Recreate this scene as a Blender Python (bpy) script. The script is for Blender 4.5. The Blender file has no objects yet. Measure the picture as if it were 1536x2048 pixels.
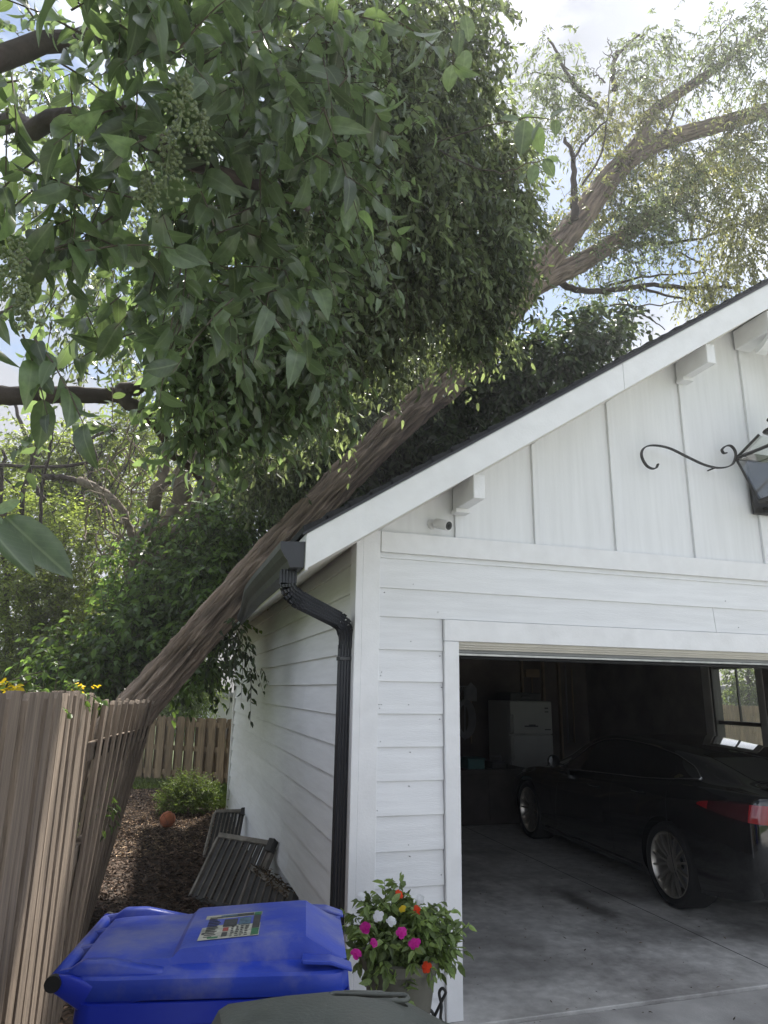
import bpy, bmesh, math, random
import numpy as np
from mathutils import Vector, Matrix

random.seed(7)
sc = bpy.context.scene
col = sc.collection

# ------------------------------------------------------------------ camera
CAM = np.array([-1.0491, -3.8377, 1.6971])
YAW, PITCH, ROLL, FPX = 0.2989, 0.2551, 0.0159, 1368.7
_f = np.array([math.sin(YAW)*math.cos(PITCH), math.cos(YAW)*math.cos(PITCH), math.sin(PITCH)])
_r0 = np.array([math.cos(YAW), -math.sin(YAW), 0.0]); _u0 = np.cross(_r0, _f)
_r = math.cos(ROLL)*_r0 + math.sin(ROLL)*_u0; _u = np.cross(_r, _f)
cd = bpy.data.cameras.new('camera'); cam = bpy.data.objects.new('camera', cd); col.objects.link(cam)
cam.matrix_world = Matrix(((_r[0], _u[0], -_f[0], CAM[0]), (_r[1], _u[1], -_f[1], CAM[1]), (_r[2], _u[2], -_f[2], CAM[2]), (0, 0, 0, 1)))
cd.sensor_fit = 'VERTICAL'; cd.sensor_height = 36.0; cd.sensor_width = 27.0; cd.lens = FPX/2048*36
cd.clip_start = 0.05; cd.clip_end = 2000
sc.camera = cam

def at(px, py, D):
    """world point seen in direction (px,py), D metres ahead of the camera"""
    return CAM + (_f + _r*(px-768)/FPX - _u*(py-1024)/FPX)*D
def aty(px, py, y):
    d = _f + _r*(px-768)/FPX - _u*(py-1024)/FPX
    return CAM + d*((y-CAM[1])/d[1])

# ------------------------------------------------------------------ world, sun, exposure
SUN_EL, SUN_AZ = math.radians(56), math.radians(24)      # azimuth measured from +Y towards +X
w = bpy.data.worlds.new('World'); sc.world = w; w.use_nodes = True
nt = w.node_tree; nt.nodes.clear()
out = nt.nodes.new('ShaderNodeOutputWorld'); bg = nt.nodes.new('ShaderNodeBackground')
sky = nt.nodes.new('ShaderNodeTexSky'); sky.sky_type = 'NISHITA'; sky.sun_disc = False
sky.sun_elevation = SUN_EL; sky.sun_rotation = SUN_AZ; sky.air_density = 1.2; sky.dust_density = 0.6
tc = nt.nodes.new('ShaderNodeTexCoord')
mp = nt.nodes.new('ShaderNodeMapping'); mp.inputs['Scale'].default_value = (1.0, 1.0, 2.2); mp.inputs['Location'].default_value = (0.219, 5.235, 11.088)
nz = nt.nodes.new('ShaderNodeTexNoise'); nz.inputs['Scale'].default_value = 2.6; nz.inputs['Detail'].default_value = 7; nz.inputs['Roughness'].default_value = 0.55
cr = nt.nodes.new('ShaderNodeValToRGB'); cr.color_ramp.elements[0].position = 0.405; cr.color_ramp.elements[1].position = 0.51
nz2 = nt.nodes.new('ShaderNodeTexNoise'); nz2.inputs['Scale'].default_value = 1.05; nz2.inputs['Detail'].default_value = 5
mp2 = nt.nodes.new('ShaderNodeMapping'); mp2.inputs['Scale'].default_value = (1.0, 1.0, 1.6); mp2.inputs['Location'].default_value = (4.968, 1.128, 11.221)
cr2 = nt.nodes.new('ShaderNodeValToRGB')
cr2.color_ramp.elements[0].position = 0.36; cr2.color_ramp.elements[0].color = (2.3, 2.4, 2.65, 1)
cr2.color_ramp.elements[1].position = 0.72; cr2.color_ramp.elements[1].color = (7.5, 8.0, 9.0, 1)
mx = nt.nodes.new('ShaderNodeMix'); mx.data_type = 'RGBA'
L = nt.links.new
L(tc.outputs['Generated'], mp.inputs['Vector']); L(mp.outputs['Vector'], nz.inputs['Vector']); L(tc.outputs['Generated'], mp2.inputs['Vector']); L(mp2.outputs['Vector'], nz2.inputs['Vector'])
L(nz.outputs['Fac'], cr.inputs['Fac']); L(nz2.outputs['Fac'], cr2.inputs['Fac'])
L(cr.outputs['Color'], mx.inputs['Factor']); dim = nt.nodes.new('ShaderNodeVectorMath'); dim.operation = 'SCALE'; dim.inputs['Scale'].default_value = 0.55; L(sky.outputs['Color'], dim.inputs[0]); L(dim.outputs['Vector'], mx.inputs['A']); L(cr2.outputs['Color'], mx.inputs['B'])
L(mx.outputs['Result'], bg.inputs['Color']); bg.inputs['Strength'].default_value = 0.1
L(bg.outputs['Background'], out.inputs['Surface'])
sd = bpy.data.lights.new('sun', 'SUN'); sd.energy = 5.0; sd.angle = math.radians(3.0); sd.color = (1.0, 0.95, 0.86)
sun = bpy.data.objects.new('sun', sd); col.objects.link(sun)
sdir = Vector((math.sin(SUN_AZ)*math.cos(SUN_EL), math.cos(SUN_AZ)*math.cos(SUN_EL), math.sin(SUN_EL)))
sun.rotation_euler = sdir.to_track_quat('Z', 'Y').to_euler(); sun.location = (0, 0, 20)
vs = sc.view_settings; vs.view_transform = 'Standard'; vs.look = 'None'; vs.exposure = 1.4; vs.gamma = 1.0; vs.use_curve_mapping = False
sc.cycles.max_bounces = 5; sc.cycles.diffuse_bounces = 3; sc.cycles.glossy_bounces = 3; sc.cycles.transmission_bounces = 4; sc.cycles.transparent_max_bounces = 12

# ------------------------------------------------------------------ helpers
def tag(o, label=None, cat=None, group=None, kind=None):
    if label: o['label'] = label
    if cat: o['category'] = cat
    if group: o['group'] = group
    if kind: o['kind'] = kind
    return o
def empty(name, loc=(0, 0, 0), label=None, cat=None, group=None):
    o = bpy.data.objects.new(name, None); col.objects.link(o); o.location = loc; o.empty_display_size = 0.1
    return tag(o, label, cat, group)
def _wloc(p):
    if p is None: return Vector((0, 0, 0))
    return Vector(p.location)+(_wloc(p.parent)+p.matrix_parent_inverse.to_translation() if p.parent else Vector((0, 0, 0)))
def par(o, parent, local=False):
    if parent is not None:
        o.parent = parent
        if not local and not parent.get('local_space'): o.matrix_parent_inverse = Matrix.Translation(-_wloc(parent))
    return o

class MB:
    def __init__(s): s.v = []; s.f = []; s.uv = None
    def add(s, vs, fs):
        n = len(s.v); s.v += [tuple(map(float, p)) for p in vs]; s.f += [tuple(i+n for i in f) for f in fs]; return s
    def box(s, a, b):
        x0, y0, z0 = a; x1, y1, z1 = b
        return s.hexa([(x0,y0,z0),(x1,y0,z0),(x1,y1,z0),(x0,y1,z0),(x0,y0,z1),(x1,y0,z1),(x1,y1,z1),(x0,y1,z1)])
    def hexa(s, p):
        return s.add(p, [(3,2,1,0),(4,5,6,7),(0,1,5,4),(1,2,6,5),(2,3,7,6),(3,0,4,7)])
    def obox(s, c, ax, ay, az):
        c, ax, ay, az = map(np.array, (c, ax, ay, az))
        return s.hexa([c+sx*ax+sy*ay+sz*az for sz in (-1,1) for sx,sy in ((-1,-1),(1,-1),(1,1),(-1,1))])
    def bar(s, a, b, wv, hv):
        """straight bar from a to b; wv,hv are half-extent vectors"""
        a, b, wv, hv = [np.array(q, float) for q in (a, b, wv, hv)]
        return s.hexa([a-wv-hv, b-wv-hv, b+wv-hv, a+wv-hv, a-wv+hv, b-wv+hv, b+wv+hv, a+wv+hv])
    def prism(s, prof, d):
        """prof: list of 3-d points (closed loop), extruded by vector d"""
        n = len(prof); d = np.array(d, float)
        vs = [np.array(p, float) for p in prof] + [np.array(p, float)+d for p in prof]
        fs = [tuple(range(n-1, -1, -1)), tuple(range(n, 2*n))] + [(i, (i+1) % n, n+(i+1) % n, n+i) for i in range(n)]
        return s.add(vs, fs)
    def tube(s, pts, rad, seg=8, caps=True):
        pts = [np.array(p, float) for p in pts]; n = len(pts)
        if np.isscalar(rad): rad = [rad]*n
        t = [pts[min(i+1, n-1)]-pts[max(i-1, 0)] for i in range(n)]
        t = [q/(np.linalg.norm(q)+1e-9) for q in t]
        ref = np.array([0, 0, 1.0]) if abs(t[0][2]) < 0.9 else np.array([1.0, 0, 0])
        vs = []; a = np.cross(t[0], ref); a /= np.linalg.norm(a)
        for i in range(n):
            a = a - t[i]*(a @ t[i]); a /= np.linalg.norm(a)+1e-9; b = np.cross(t[i], a)
            for k in range(seg):
                q = 2*math.pi*k/seg; vs.append(pts[i]+rad[i]*(math.cos(q)*a+math.sin(q)*b))
        fs = [(i*seg+k, i*seg+(k+1) % seg, (i+1)*seg+(k+1) % seg, (i+1)*seg+k) for i in range(n-1) for k in range(seg)]
        if caps: fs += [tuple(range(seg-1, -1, -1)), tuple(range((n-1)*seg, n*seg))]
        return s.add(vs, fs)
    def lathe(s, prof, c=(0, 0, 0), seg=24, axis=2, caps=True):
        vs = []; n = len(prof)
        for r, z in prof:
            for k in range(seg):
                q = 2*math.pi*k/seg; p = [r*math.cos(q), r*math.sin(q), z]
                if axis == 0: p = [p[2], p[0], p[1]]
                if axis == 1: p = [p[1], p[2], p[0]]
                vs.append((p[0]+c[0], p[1]+c[1], p[2]+c[2]))
        fs = [(i*seg+k, i*seg+(k+1) % seg, (i+1)*seg+(k+1) % seg, (i+1)*seg+k) for i in range(n-1) for k in range(seg)]
        if caps: fs += [tuple(range(seg-1, -1, -1)), tuple(range((n-1)*seg, n*seg))]
        return s.add(vs, fs)
    def build(s, name, mat, parent=None, smooth=False, bevel=0.0, kind=None):
        me = bpy.data.meshes.new(name); me.from_pydata(s.v, [], s.f)
        bm = bmesh.new(); bm.from_mesh(me)
        bmesh.ops.recalc_face_normals(bm, faces=bm.faces)
        if bevel: bmesh.ops.bevel(bm, geom=list(bm.edges), offset=bevel, segments=1, affect='EDGES', clamp_overlap=True)
        bm.to_mesh(me); bm.free()
        me.materials.append(mat)
        if smooth is True: me.shade_smooth()
        elif smooth: 
            me.shade_smooth()
            try: me.set_sharp_from_angle(angle=math.radians(smooth))
            except Exception: pass
        o = bpy.data.objects.new(name, me); col.objects.link(o); par(o, parent)
        if kind: o['kind'] = kind
        return o

def npmesh(name, V, F, mat, parent=None, uv=None, smooth=False, attr=None, kind=None):
    """V (n,3), F (m,k) uniform polygons"""
    V = np.ascontiguousarray(V, np.float32); F = np.ascontiguousarray(F, np.int32); m, k = F.shape
    me = bpy.data.meshes.new(name); me.vertices.add(len(V)); me.vertices.foreach_set('co', V.ravel())
    me.loops.add(m*k); me.loops.foreach_set('vertex_index', F.ravel())
    me.polygons.add(m); me.polygons.foreach_set('loop_start', np.arange(0, m*k, k, dtype=np.int32))
    try: me.polygons.foreach_set('loop_total', np.full(m, k, np.int32))
    except Exception: pass
    if uv is not None:
        l = me.uv_layers.new(name='UVMap'); l.data.foreach_set('uv', np.ascontiguousarray(uv[F.ravel()], np.float32).ravel())
    if attr is not None:
        a = me.attributes.new('tone_var', 'FLOAT', 'POINT'); a.data.foreach_set('value', np.ascontiguousarray(attr, np.float32))
    me.update(calc_edges=True); me.validate()
    me.materials.append(mat)
    if smooth: me.shade_smooth()
    o = bpy.data.objects.new(name, me); col.objects.link(o); par(o, parent)
    if kind: o['kind'] = kind
    return o

def share(o, loc=None, parent=None):
    c = bpy.data.objects.new(o.name.split('.')[0], o.data); col.objects.link(c)
    if parent is not None: par(c, parent)
    if loc is not None: c.location = loc
    return c

# ------------------------------------------------------------------ materials
M = {}
def mat(name, base, rough=0.6, metal=0.0, var=0.12, vscale=6.0, bump=0.0, bscale=40.0, stretch=(1, 1, 1), spec=0.5, dark=None, dscale=2.0, damt=0.0, coat=0.0, trans=None, uvc=False, tone_var=0.0, rgh_var=0.0, bdist=0.01, orand=0.0):
    m = bpy.data.materials.new(name); m.use_nodes = True; t = m.node_tree; n = t.nodes; k = t.links.new
    b = n['Principled BSDF']; b.inputs['Roughness'].default_value = rough; b.inputs['Metallic'].default_value = metal
    b.inputs['Specular IOR Level'].default_value = spec; b.inputs['Coat Weight'].default_value = coat
    tcn = n.new('ShaderNodeTexCoord'); mpn = n.new('ShaderNodeMapping'); mpn.inputs['Scale'].default_value = stretch
    k(tcn.outputs['UV' if uvc else 'Object'], mpn.inputs['Vector'])
    nn = n.new('ShaderNodeTexNoise'); nn.inputs['Scale'].default_value = vscale; nn.inputs['Detail'].default_value = 6; k(mpn.outputs['Vector'], nn.inputs['Vector'])
    rp = n.new('ShaderNodeMapRange'); rp.inputs['From Min'].default_value = 0.3; rp.inputs['From Max'].default_value = 0.7
    rp.inputs['To Min'].default_value = 1-var; rp.inputs['To Max'].default_value = 1+var; k(nn.outputs['Fac'], rp.inputs['Value'])
    val = rp.outputs['Result']
    if tone_var:
        at_ = n.new('ShaderNodeAttribute'); at_.attribute_name = 'tone_var'
        r2 = n.new('ShaderNodeMapRange'); r2.inputs['To Min'].default_value = 1-tone_var; r2.inputs['To Max'].default_value = 1+tone_var; k(at_.outputs['Fac'], r2.inputs['Value'])
        mm = n.new('ShaderNodeMath'); mm.operation = 'MULTIPLY'; k(val, mm.inputs[0]); k(r2.outputs['Result'], mm.inputs[1]); val = mm.outputs[0]
    if orand:
        oi = n.new('ShaderNodeObjectInfo'); r6 = n.new('ShaderNodeMapRange'); r6.inputs['To Min'].default_value = 1-orand; r6.inputs['To Max'].default_value = 1+orand; k(oi.outputs['Random'], r6.inputs['Value'])
        m6 = n.new('ShaderNodeMath'); m6.operation = 'MULTIPLY'; k(val, m6.inputs[0]); k(r6.outputs['Result'], m6.inputs[1]); val = m6.outputs[0]
    vm = n.new('ShaderNodeVectorMath'); vm.operation = 'SCALE'; vm.inputs[0].default_value = base; k(val, vm.inputs['Scale'])
    c = vm.outputs['Vector']
    if dark is not None and damt:
        n2 = n.new('ShaderNodeTexNoise'); n2.inputs['Scale'].default_value = dscale; n2.inputs['Detail'].default_value = 8; n2.inputs['Roughness'].default_value = 0.65; k(mpn.outputs['Vector'], n2.inputs['Vector'])
        r3 = n.new('ShaderNodeMapRange'); r3.inputs['From Min'].default_value = 0.45; r3.inputs['From Max'].default_value = 0.7; r3.inputs['To Max'].default_value = damt; k(n2.outputs['Fac'], r3.inputs['Value'])
        x = n.new('ShaderNodeMix'); x.data_type = 'RGBA'; k(r3.outputs['Result'], x.inputs['Factor']); k(c, x.inputs['A']); x.inputs['B'].default_value = (*dark, 1); c = x.outputs['Result']
    k(c, b.inputs['Base Color'])
    if rgh_var:
        r4 = n.new('ShaderNodeMapRange'); r4.inputs['To Min'].default_value = rough-rgh_var; r4.inputs['To Max'].default_value = rough+rgh_var; k(nn.outputs['Fac'], r4.inputs['Value']); k(r4.outputs['Result'], b.inputs['Roughness'])
    if bump:
        n3 = n.new('ShaderNodeTexNoise'); n3.inputs['Scale'].default_value = bscale; n3.inputs['Detail'].default_value = 5; k(mpn.outputs['Vector'], n3.inputs['Vector'])
        bp = n.new('ShaderNodeBump'); bp.inputs['Strength'].default_value = bump; bp.inputs['Distance'].default_value = bdist; k(n3.outputs['Fac'], bp.inputs['Height']); k(bp.outputs['Normal'], b.inputs['Normal'])
    if trans is not None:
        tr = n.new('ShaderNodeBsdfTranslucent'); tr.inputs['Color'].default_value = (*trans, 1)
        v2 = n.new('ShaderNodeVectorMath'); v2.operation = 'SCALE'; v2.inputs[0].default_value = trans; k(val, v2.inputs['Scale']); k(v2.outputs['Vector'], tr.inputs['Color'])
        ad = n.new('ShaderNodeMixShader'); ad.inputs[0].default_value = 0.42
        k(b.outputs['BSDF'], ad.inputs[1]); k(tr.outputs['BSDF'], ad.inputs[2]); k(ad.outputs['Shader'], n['Material Output'].inputs['Surface'])
    M[name] = m
    return m
def glass(name, tint=(0.8, 0.85, 0.85), rough=0.02, alpha=0.2):
    m = bpy.data.materials.new(name); m.use_nodes = True; n = m.node_tree.nodes; k = m.node_tree.links.new
    n.remove(n['Principled BSDF']); g = n.new('ShaderNodeBsdfGlossy'); g.inputs['Roughness'].default_value = rough
    t = n.new('ShaderNodeBsdfTransparent'); t.inputs['Color'].default_value = (*tint, 1)
    lw_ = n.new('ShaderNodeLayerWeight'); lw_.inputs['Blend'].default_value = 0.12; fr = n.new('ShaderNodeMapRange'); fr.inputs['To Min'].default_value = 0.04; fr.inputs['To Max'].default_value = 0.8; k(lw_.outputs['Facing'], fr.inputs['Value'])
    x = n.new('ShaderNodeMixShader'); k(fr.outputs['Result'], x.inputs[0]); k(t.outputs['BSDF'], x.inputs[1]); k(g.outputs['BSDF'], x.inputs[2])
    k(x.outputs['Shader'], n['Material Output'].inputs['Surface']); M[name] = m; return m

mat('siding', (0.80, 0.81, 0.825), 0.55, var=0.05, vscale=1.3, bump=0.22, bscale=14, stretch=(2.2, 2.2, 26), dark=(0.55, 0.54, 0.53), dscale=0.5, damt=0.12, orand=0.035)
mat('gable', (0.79, 0.80, 0.815), 0.6, var=0.045, vscale=1.0, bump=0.2, bscale=14, stretch=(26, 26, 1.6), dark=(0.6, 0.6, 0.6), dscale=0.3, damt=0.08)
mat('trim', (0.81, 0.815, 0.825), 0.5, var=0.04, vscale=3, bump=0.12, bscale=22, stretch=(3, 3, 3), dark=(0.55, 0.53, 0.5), dscale=2.5, damt=0.14)
mat('soffit', (0.74, 0.71, 0.66), 0.6, var=0.06, vscale=3, bump=0.1, bscale=20, dark=(0.45, 0.42, 0.36), dscale=3, damt=0.2)
mat('stopmould', (0.66, 0.63, 0.57), 0.5, var=0.06)
mat('shingle', (0.022, 0.023, 0.026), 0.9, var=0.35, vscale=60, bump=0.5, bscale=150)
mat('bronze', (0.022, 0.024, 0.030), 0.38, metal=0.0, var=0.15, vscale=8, spec=0.6, bump=0.04, bscale=30)
mat('gutter_dusty', (0.030, 0.031, 0.034), 0.42, var=0.3, vscale=14, spec=0.6, dark=(0.12, 0.11, 0.10), dscale=9, damt=0.35)
def stains(m, spots):
    t = m.node_tree; n = t.nodes; k = t.links.new; b = n['Principled BSDF']
    tcn = n.new('ShaderNodeTexCoord'); nn = n.new('ShaderNodeTexNoise'); nn.inputs['Scale'].default_value = 3.5; nn.inputs['Detail'].default_value = 6; k(tcn.outputs['Object'], nn.inputs['Vector'])
    for (x, y, rx, ry, amt) in spots:
        c = b.inputs['Base Color'].links[0].from_socket
        mpn = n.new('ShaderNodeMapping'); mpn.vector_type = 'POINT'; mpn.inputs['Location'].default_value = (-x/rx, -y/ry, 0); mpn.inputs['Scale'].default_value = (1/rx, 1/ry, 0); k(tcn.outputs['Object'], mpn.inputs['Vector'])
        ln_ = n.new('ShaderNodeVectorMath'); ln_.operation = 'LENGTH'; k(mpn.outputs['Vector'], ln_.inputs[0])
        ad = n.new('ShaderNodeMath'); ad.operation = 'MULTIPLY_ADD'; k(nn.outputs['Fac'], ad.inputs[0]); ad.inputs[1].default_value = 1.6; k(ln_.outputs['Value'], ad.inputs[2])
        r = n.new('ShaderNodeMapRange'); r.inputs['From Min'].default_value = 1.1; r.inputs['From Max'].default_value = 2.0; r.inputs['To Min'].default_value = amt; r.inputs['To Max'].default_value = 0; k(ad.outputs[0], r.inputs['Value'])
        x_ = n.new('ShaderNodeMix'); x_.data_type = 'RGBA'; k(r.outputs['Result'], x_.inputs['Factor']); k(c, x_.inputs['A']); x_.inputs['B'].default_value = (0.05, 0.046, 0.042, 1); k(x_.outputs['Result'], b.inputs['Base Color'])
mat('concrete', (0.42, 0.41, 0.395), 0.85, var=0.2, vscale=3, bump=0.25, bscale=90, dark=(0.12, 0.115, 0.11), dscale=1.3, damt=0.45)
mat('slab', (0.52, 0.51, 0.49), 0.65, var=0.18, vscale=14, bump=0.3, bscale=110, dark=(0.11, 0.10, 0.093), dscale=0.8, damt=0.9)
stains(M['slab'], [(2.40, 1.5, 0.13, 0.5, 0.85), (1.5, 2.4, 0.5, 0.7, 0.5), (2.5, 0.9, 0.6, 0.35, 0.45), (1.2, 0.5, 0.7, 0.25, 0.4), (3.3, 0.5, 0.6, 0.5, 0.6)])
mat('mulch', (0.075, 0.05, 0.036), 0.95, var=0.5, vscale=30, bump=1.0, bscale=60, dark=(0.012, 0.009, 0.008), dscale=5, damt=0.8)
mat('chip', (0.10, 0.065, 0.045), 0.9, var=0.4, vscale=15, tone_var=0.85)
mat('chip_sun_tint', (0.34, 0.24, 0.15), 0.9, var=0.3, vscale=15, tone_var=0.6)  # paler copy of the chips: sunlight on the far mulch put into colour
mat('lawn', (0.06, 0.085, 0.025), 0.95, var=0.4, vscale=4, bump=0.6, bscale=60)
mat('grass', (0.13, 0.19, 0.04), 0.8, var=0.3, vscale=5, trans=(0.2, 0.28, 0.05), tone_var=0.4)
mat('fence_wood', (0.255, 0.198, 0.150), 0.85, var=0.32, vscale=4.5, bump=0.6, bscale=16, stretch=(10, 10, 0.9), dark=(0.085, 0.06, 0.046), dscale=1.3, damt=0.7, orand=0.24)
mat('fence_old', (0.24, 0.175, 0.105), 0.9, var=0.3, vscale=3.5, bump=0.5, bscale=14, stretch=(9, 9, 1), dark=(0.09, 0.065, 0.04), dscale=1.2, damt=0.6, orand=0.18)
mat('panel_wood', (0.075, 0.072, 0.068), 0.85, var=0.3, vscale=8, bump=0.3, bscale=30, dark=(0.03, 0.028, 0.025), dscale=4, damt=0.5)
mat('panel_edge', (0.26, 0.235, 0.20), 0.85, var=0.3, vscale=8, bump=0.3, bscale=30, dark=(0.07, 0.06, 0.05), dscale=6, damt=0.6)
mat('litter', (0.12, 0.085, 0.05), 0.95, var=0.5, vscale=30, tone_var=0.7)
mat('blue_plastic', (0.022, 0.055, 0.42), 0.40, var=0.15, vscale=4, bump=0.08, bscale=60, dark=(0.21, 0.22, 0.36), dscale=4.2, damt=0.8, rgh_var=0.2)
mat('blue_body', (0.008, 0.026, 0.36), 0.33, var=0.1, vscale=3, bump=0.05, bscale=60)
mat('green_plastic', (0.078, 0.086, 0.074), 0.5, var=0.16, vscale=18, bump=0.15, bscale=120, dark=(0.13, 0.125, 0.105), dscale=5, damt=0.5, rgh_var=0.15)
mat('black_plastic', (0.008, 0.008, 0.009), 0.45, var=0.1)
mat('sticker', (0.42, 0.41, 0.34), 0.5, var=0.35, vscale=40, dark=(0.14, 0.16, 0.12), dscale=18, damt=0.6)
mat('print_dark', (0.045, 0.045, 0.045), 0.55, var=0.3, vscale=60)
mat('print_green', (0.04, 0.15, 0.07), 0.5, var=0.3, vscale=60)
mat('print_red', (0.28, 0.06, 0.05), 0.5, var=0.3, vscale=60)
mat('print_blue', (0.07, 0.12, 0.16), 0.5, var=0.4, vscale=70)
mat('pot', (0.13, 0.125, 0.10), 0.55, var=0.14, vscale=4, dark=(0.06, 0.058, 0.045), dscale=4, damt=0.5, bump=0.08, bscale=60)
mat('iron', (0.018, 0.017, 0.016), 0.5, var=0.2, spec=0.5)
mat('soil', (0.03, 0.02, 0.014), 0.95, var=0.4, vscale=40, bump=0.8)
mat('impatiens', (0.17, 0.24, 0.08), 0.45, var=0.3, vscale=14, trans=(0.30, 0.40, 0.10), tone_var=0.55)
mat('petal_orange', (0.85, 0.085, 0.02), 0.6, var=0.1, trans=(0.8, 0.08, 0.02))
mat('petal_magenta', (0.60, 0.012, 0.32), 0.6, var=0.1, trans=(0.6, 0.02, 0.35))
mat('petal_white', (0.82, 0.83, 0.85), 0.6, var=0.05, trans=(0.8, 0.8, 0.8))
mat('petal_yellow', (0.70, 0.52, 0.02), 0.6, var=0.15, trans=(0.7, 0.5, 0.02))
mat('rubber_orange', (0.40, 0.115, 0.045), 0.7, var=0.2, vscale=20, bump=0.3, bscale=200, dark=(0.2, 0.12, 0.08), dscale=6, damt=0.4)
mat('black_rubber', (0.012, 0.012, 0.012), 0.75, var=0.2)
mat('white_plastic', (0.72, 0.72, 0.72), 0.35, var=0.03)
mat('bark', (0.25, 0.19, 0.150), 0.95, var=0.4, vscale=3.0, bump=1.0, bscale=4.0, stretch=(16, 1.8, 1), uvc=True, dark=(0.03, 0.022, 0.018), dscale=3.0, damt=0.6, bdist=0.05, tone_var=0.62)  # ridge attribute puts furrow shade into the colour, over natural bark tone
mat('bark_dark', (0.060, 0.046, 0.040), 0.95, var=0.35, vscale=8, bump=0.8, bscale=30, dark=(0.02, 0.016, 0.014), dscale=6, damt=0.6)
mat('bark_pale', (0.17, 0.14, 0.105), 0.95, var=0.35, vscale=8, bump=0.8, bscale=30, dark=(0.05, 0.04, 0.03), dscale=6, damt=0.6)
mat('twig', (0.09, 0.072, 0.055), 0.9, var=0.3)
mat('vine', (0.16, 0.125, 0.09), 0.9, var=0.4)
mat('leaf_back', (0.07, 0.10, 0.03), 0.45, var=0.35, vscale=1.2, trans=(0.20, 0.27, 0.05), tone_var=0.6)
mat('leaf_bright', (0.13, 0.17, 0.04), 0.5, var=0.4, vscale=1.0, trans=(0.32, 0.40, 0.07), tone_var=0.55)
mat('leaf_ivy', (0.075, 0.125, 0.032), 0.36, var=0.4, vscale=1.6, trans=(0.20, 0.32, 0.06), tone_var=0.65)
mat('leaf_dark', (0.060, 0.084, 0.042), 0.36, var=0.3, vscale=1.2, trans=(0.08, 0.12, 0.035), tone_var=0.55)
mat('leaf_olive', (0.16, 0.17, 0.07), 0.55, var=0.4, vscale=0.9, trans=(0.36, 0.37, 0.12), tone_var=0.55)
mat('leaf_fine', (0.10, 0.128, 0.072), 0.38, var=0.35, vscale=1.3, trans=(0.24, 0.30, 0.11), tone_var=0.6)
mat('leaf_shrub', (0.10, 0.155, 0.028), 0.5, var=0.3, vscale=3, trans=(0.2, 0.28, 0.04), tone_var=0.5)
mat('berry', (0.10, 0.13, 0.05), 0.45, var=0.2, vscale=20)
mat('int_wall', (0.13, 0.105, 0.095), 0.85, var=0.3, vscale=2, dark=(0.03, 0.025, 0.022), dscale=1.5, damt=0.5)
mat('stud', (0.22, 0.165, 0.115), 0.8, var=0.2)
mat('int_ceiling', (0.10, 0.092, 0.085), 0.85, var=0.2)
mat('door_panel', (0.30, 0.31, 0.32), 0.5, var=0.08)
mat('alu', (0.45, 0.45, 0.44), 0.4, metal=0.9, var=0.2, vscale=12)
mat('win_frame', (0.42, 0.40, 0.37), 0.5, var=0.1)
mat('dark_frame', (0.06, 0.052, 0.046), 0.5, var=0.1)
mat('fridge', (0.34, 0.34, 0.32), 0.4, var=0.05)
mat('dark_grey', (0.035, 0.035, 0.037), 0.5, var=0.1)
mat('bench', (0.05, 0.042, 0.037), 0.75, var=0.3)
mat('teal_box', (0.03, 0.10, 0.10), 0.6, var=0.1)
mat('tool_wood', (0.26, 0.19, 0.12), 0.7, var=0.2)
mat('tool_grey', (0.20, 0.20, 0.21), 0.5, var=0.2)
mat('coat_red', (0.13, 0.05, 0.045), 0.9, var=0.2)
mat('bulb_cover', (0.62, 0.56, 0.34), 0.5, var=0.05)
mat('car_paint', (0.003, 0.0033, 0.0042), 0.06, var=0.0, coat=1.0)
mat('car_glass', (0.003, 0.003, 0.0035), 0.03, var=0.0, coat=0.6)
mat('chrome', (0.55, 0.55, 0.56), 0.18, metal=1.0, var=0.03)
mat('tyre', (0.010, 0.010, 0.0105), 0.8, var=0.2)
mat('rim', (0.50, 0.47, 0.42), 0.30, metal=0.85, var=0.1)
mat('tail_red', (0.25, 0.006, 0.012), 0.12, var=0.1, coat=1.0)
mat('tail_dark', (0.045, 0.006, 0.010), 0.12, var=0.1, coat=1.0)
mat('house_roof', (0.22, 0.22, 0.225), 0.9, var=0.25, vscale=12, bump=0.4, bscale=40)
mat('house_wall', (0.50, 0.48, 0.36), 0.8, var=0.06)
mat('house_wall2', (0.45, 0.44, 0.43), 0.8, var=0.06)
mat('pane_dark', (0.03, 0.035, 0.04), 0.06, var=0.1)
glass('glass', (0.975, 0.98, 0.98))

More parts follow.
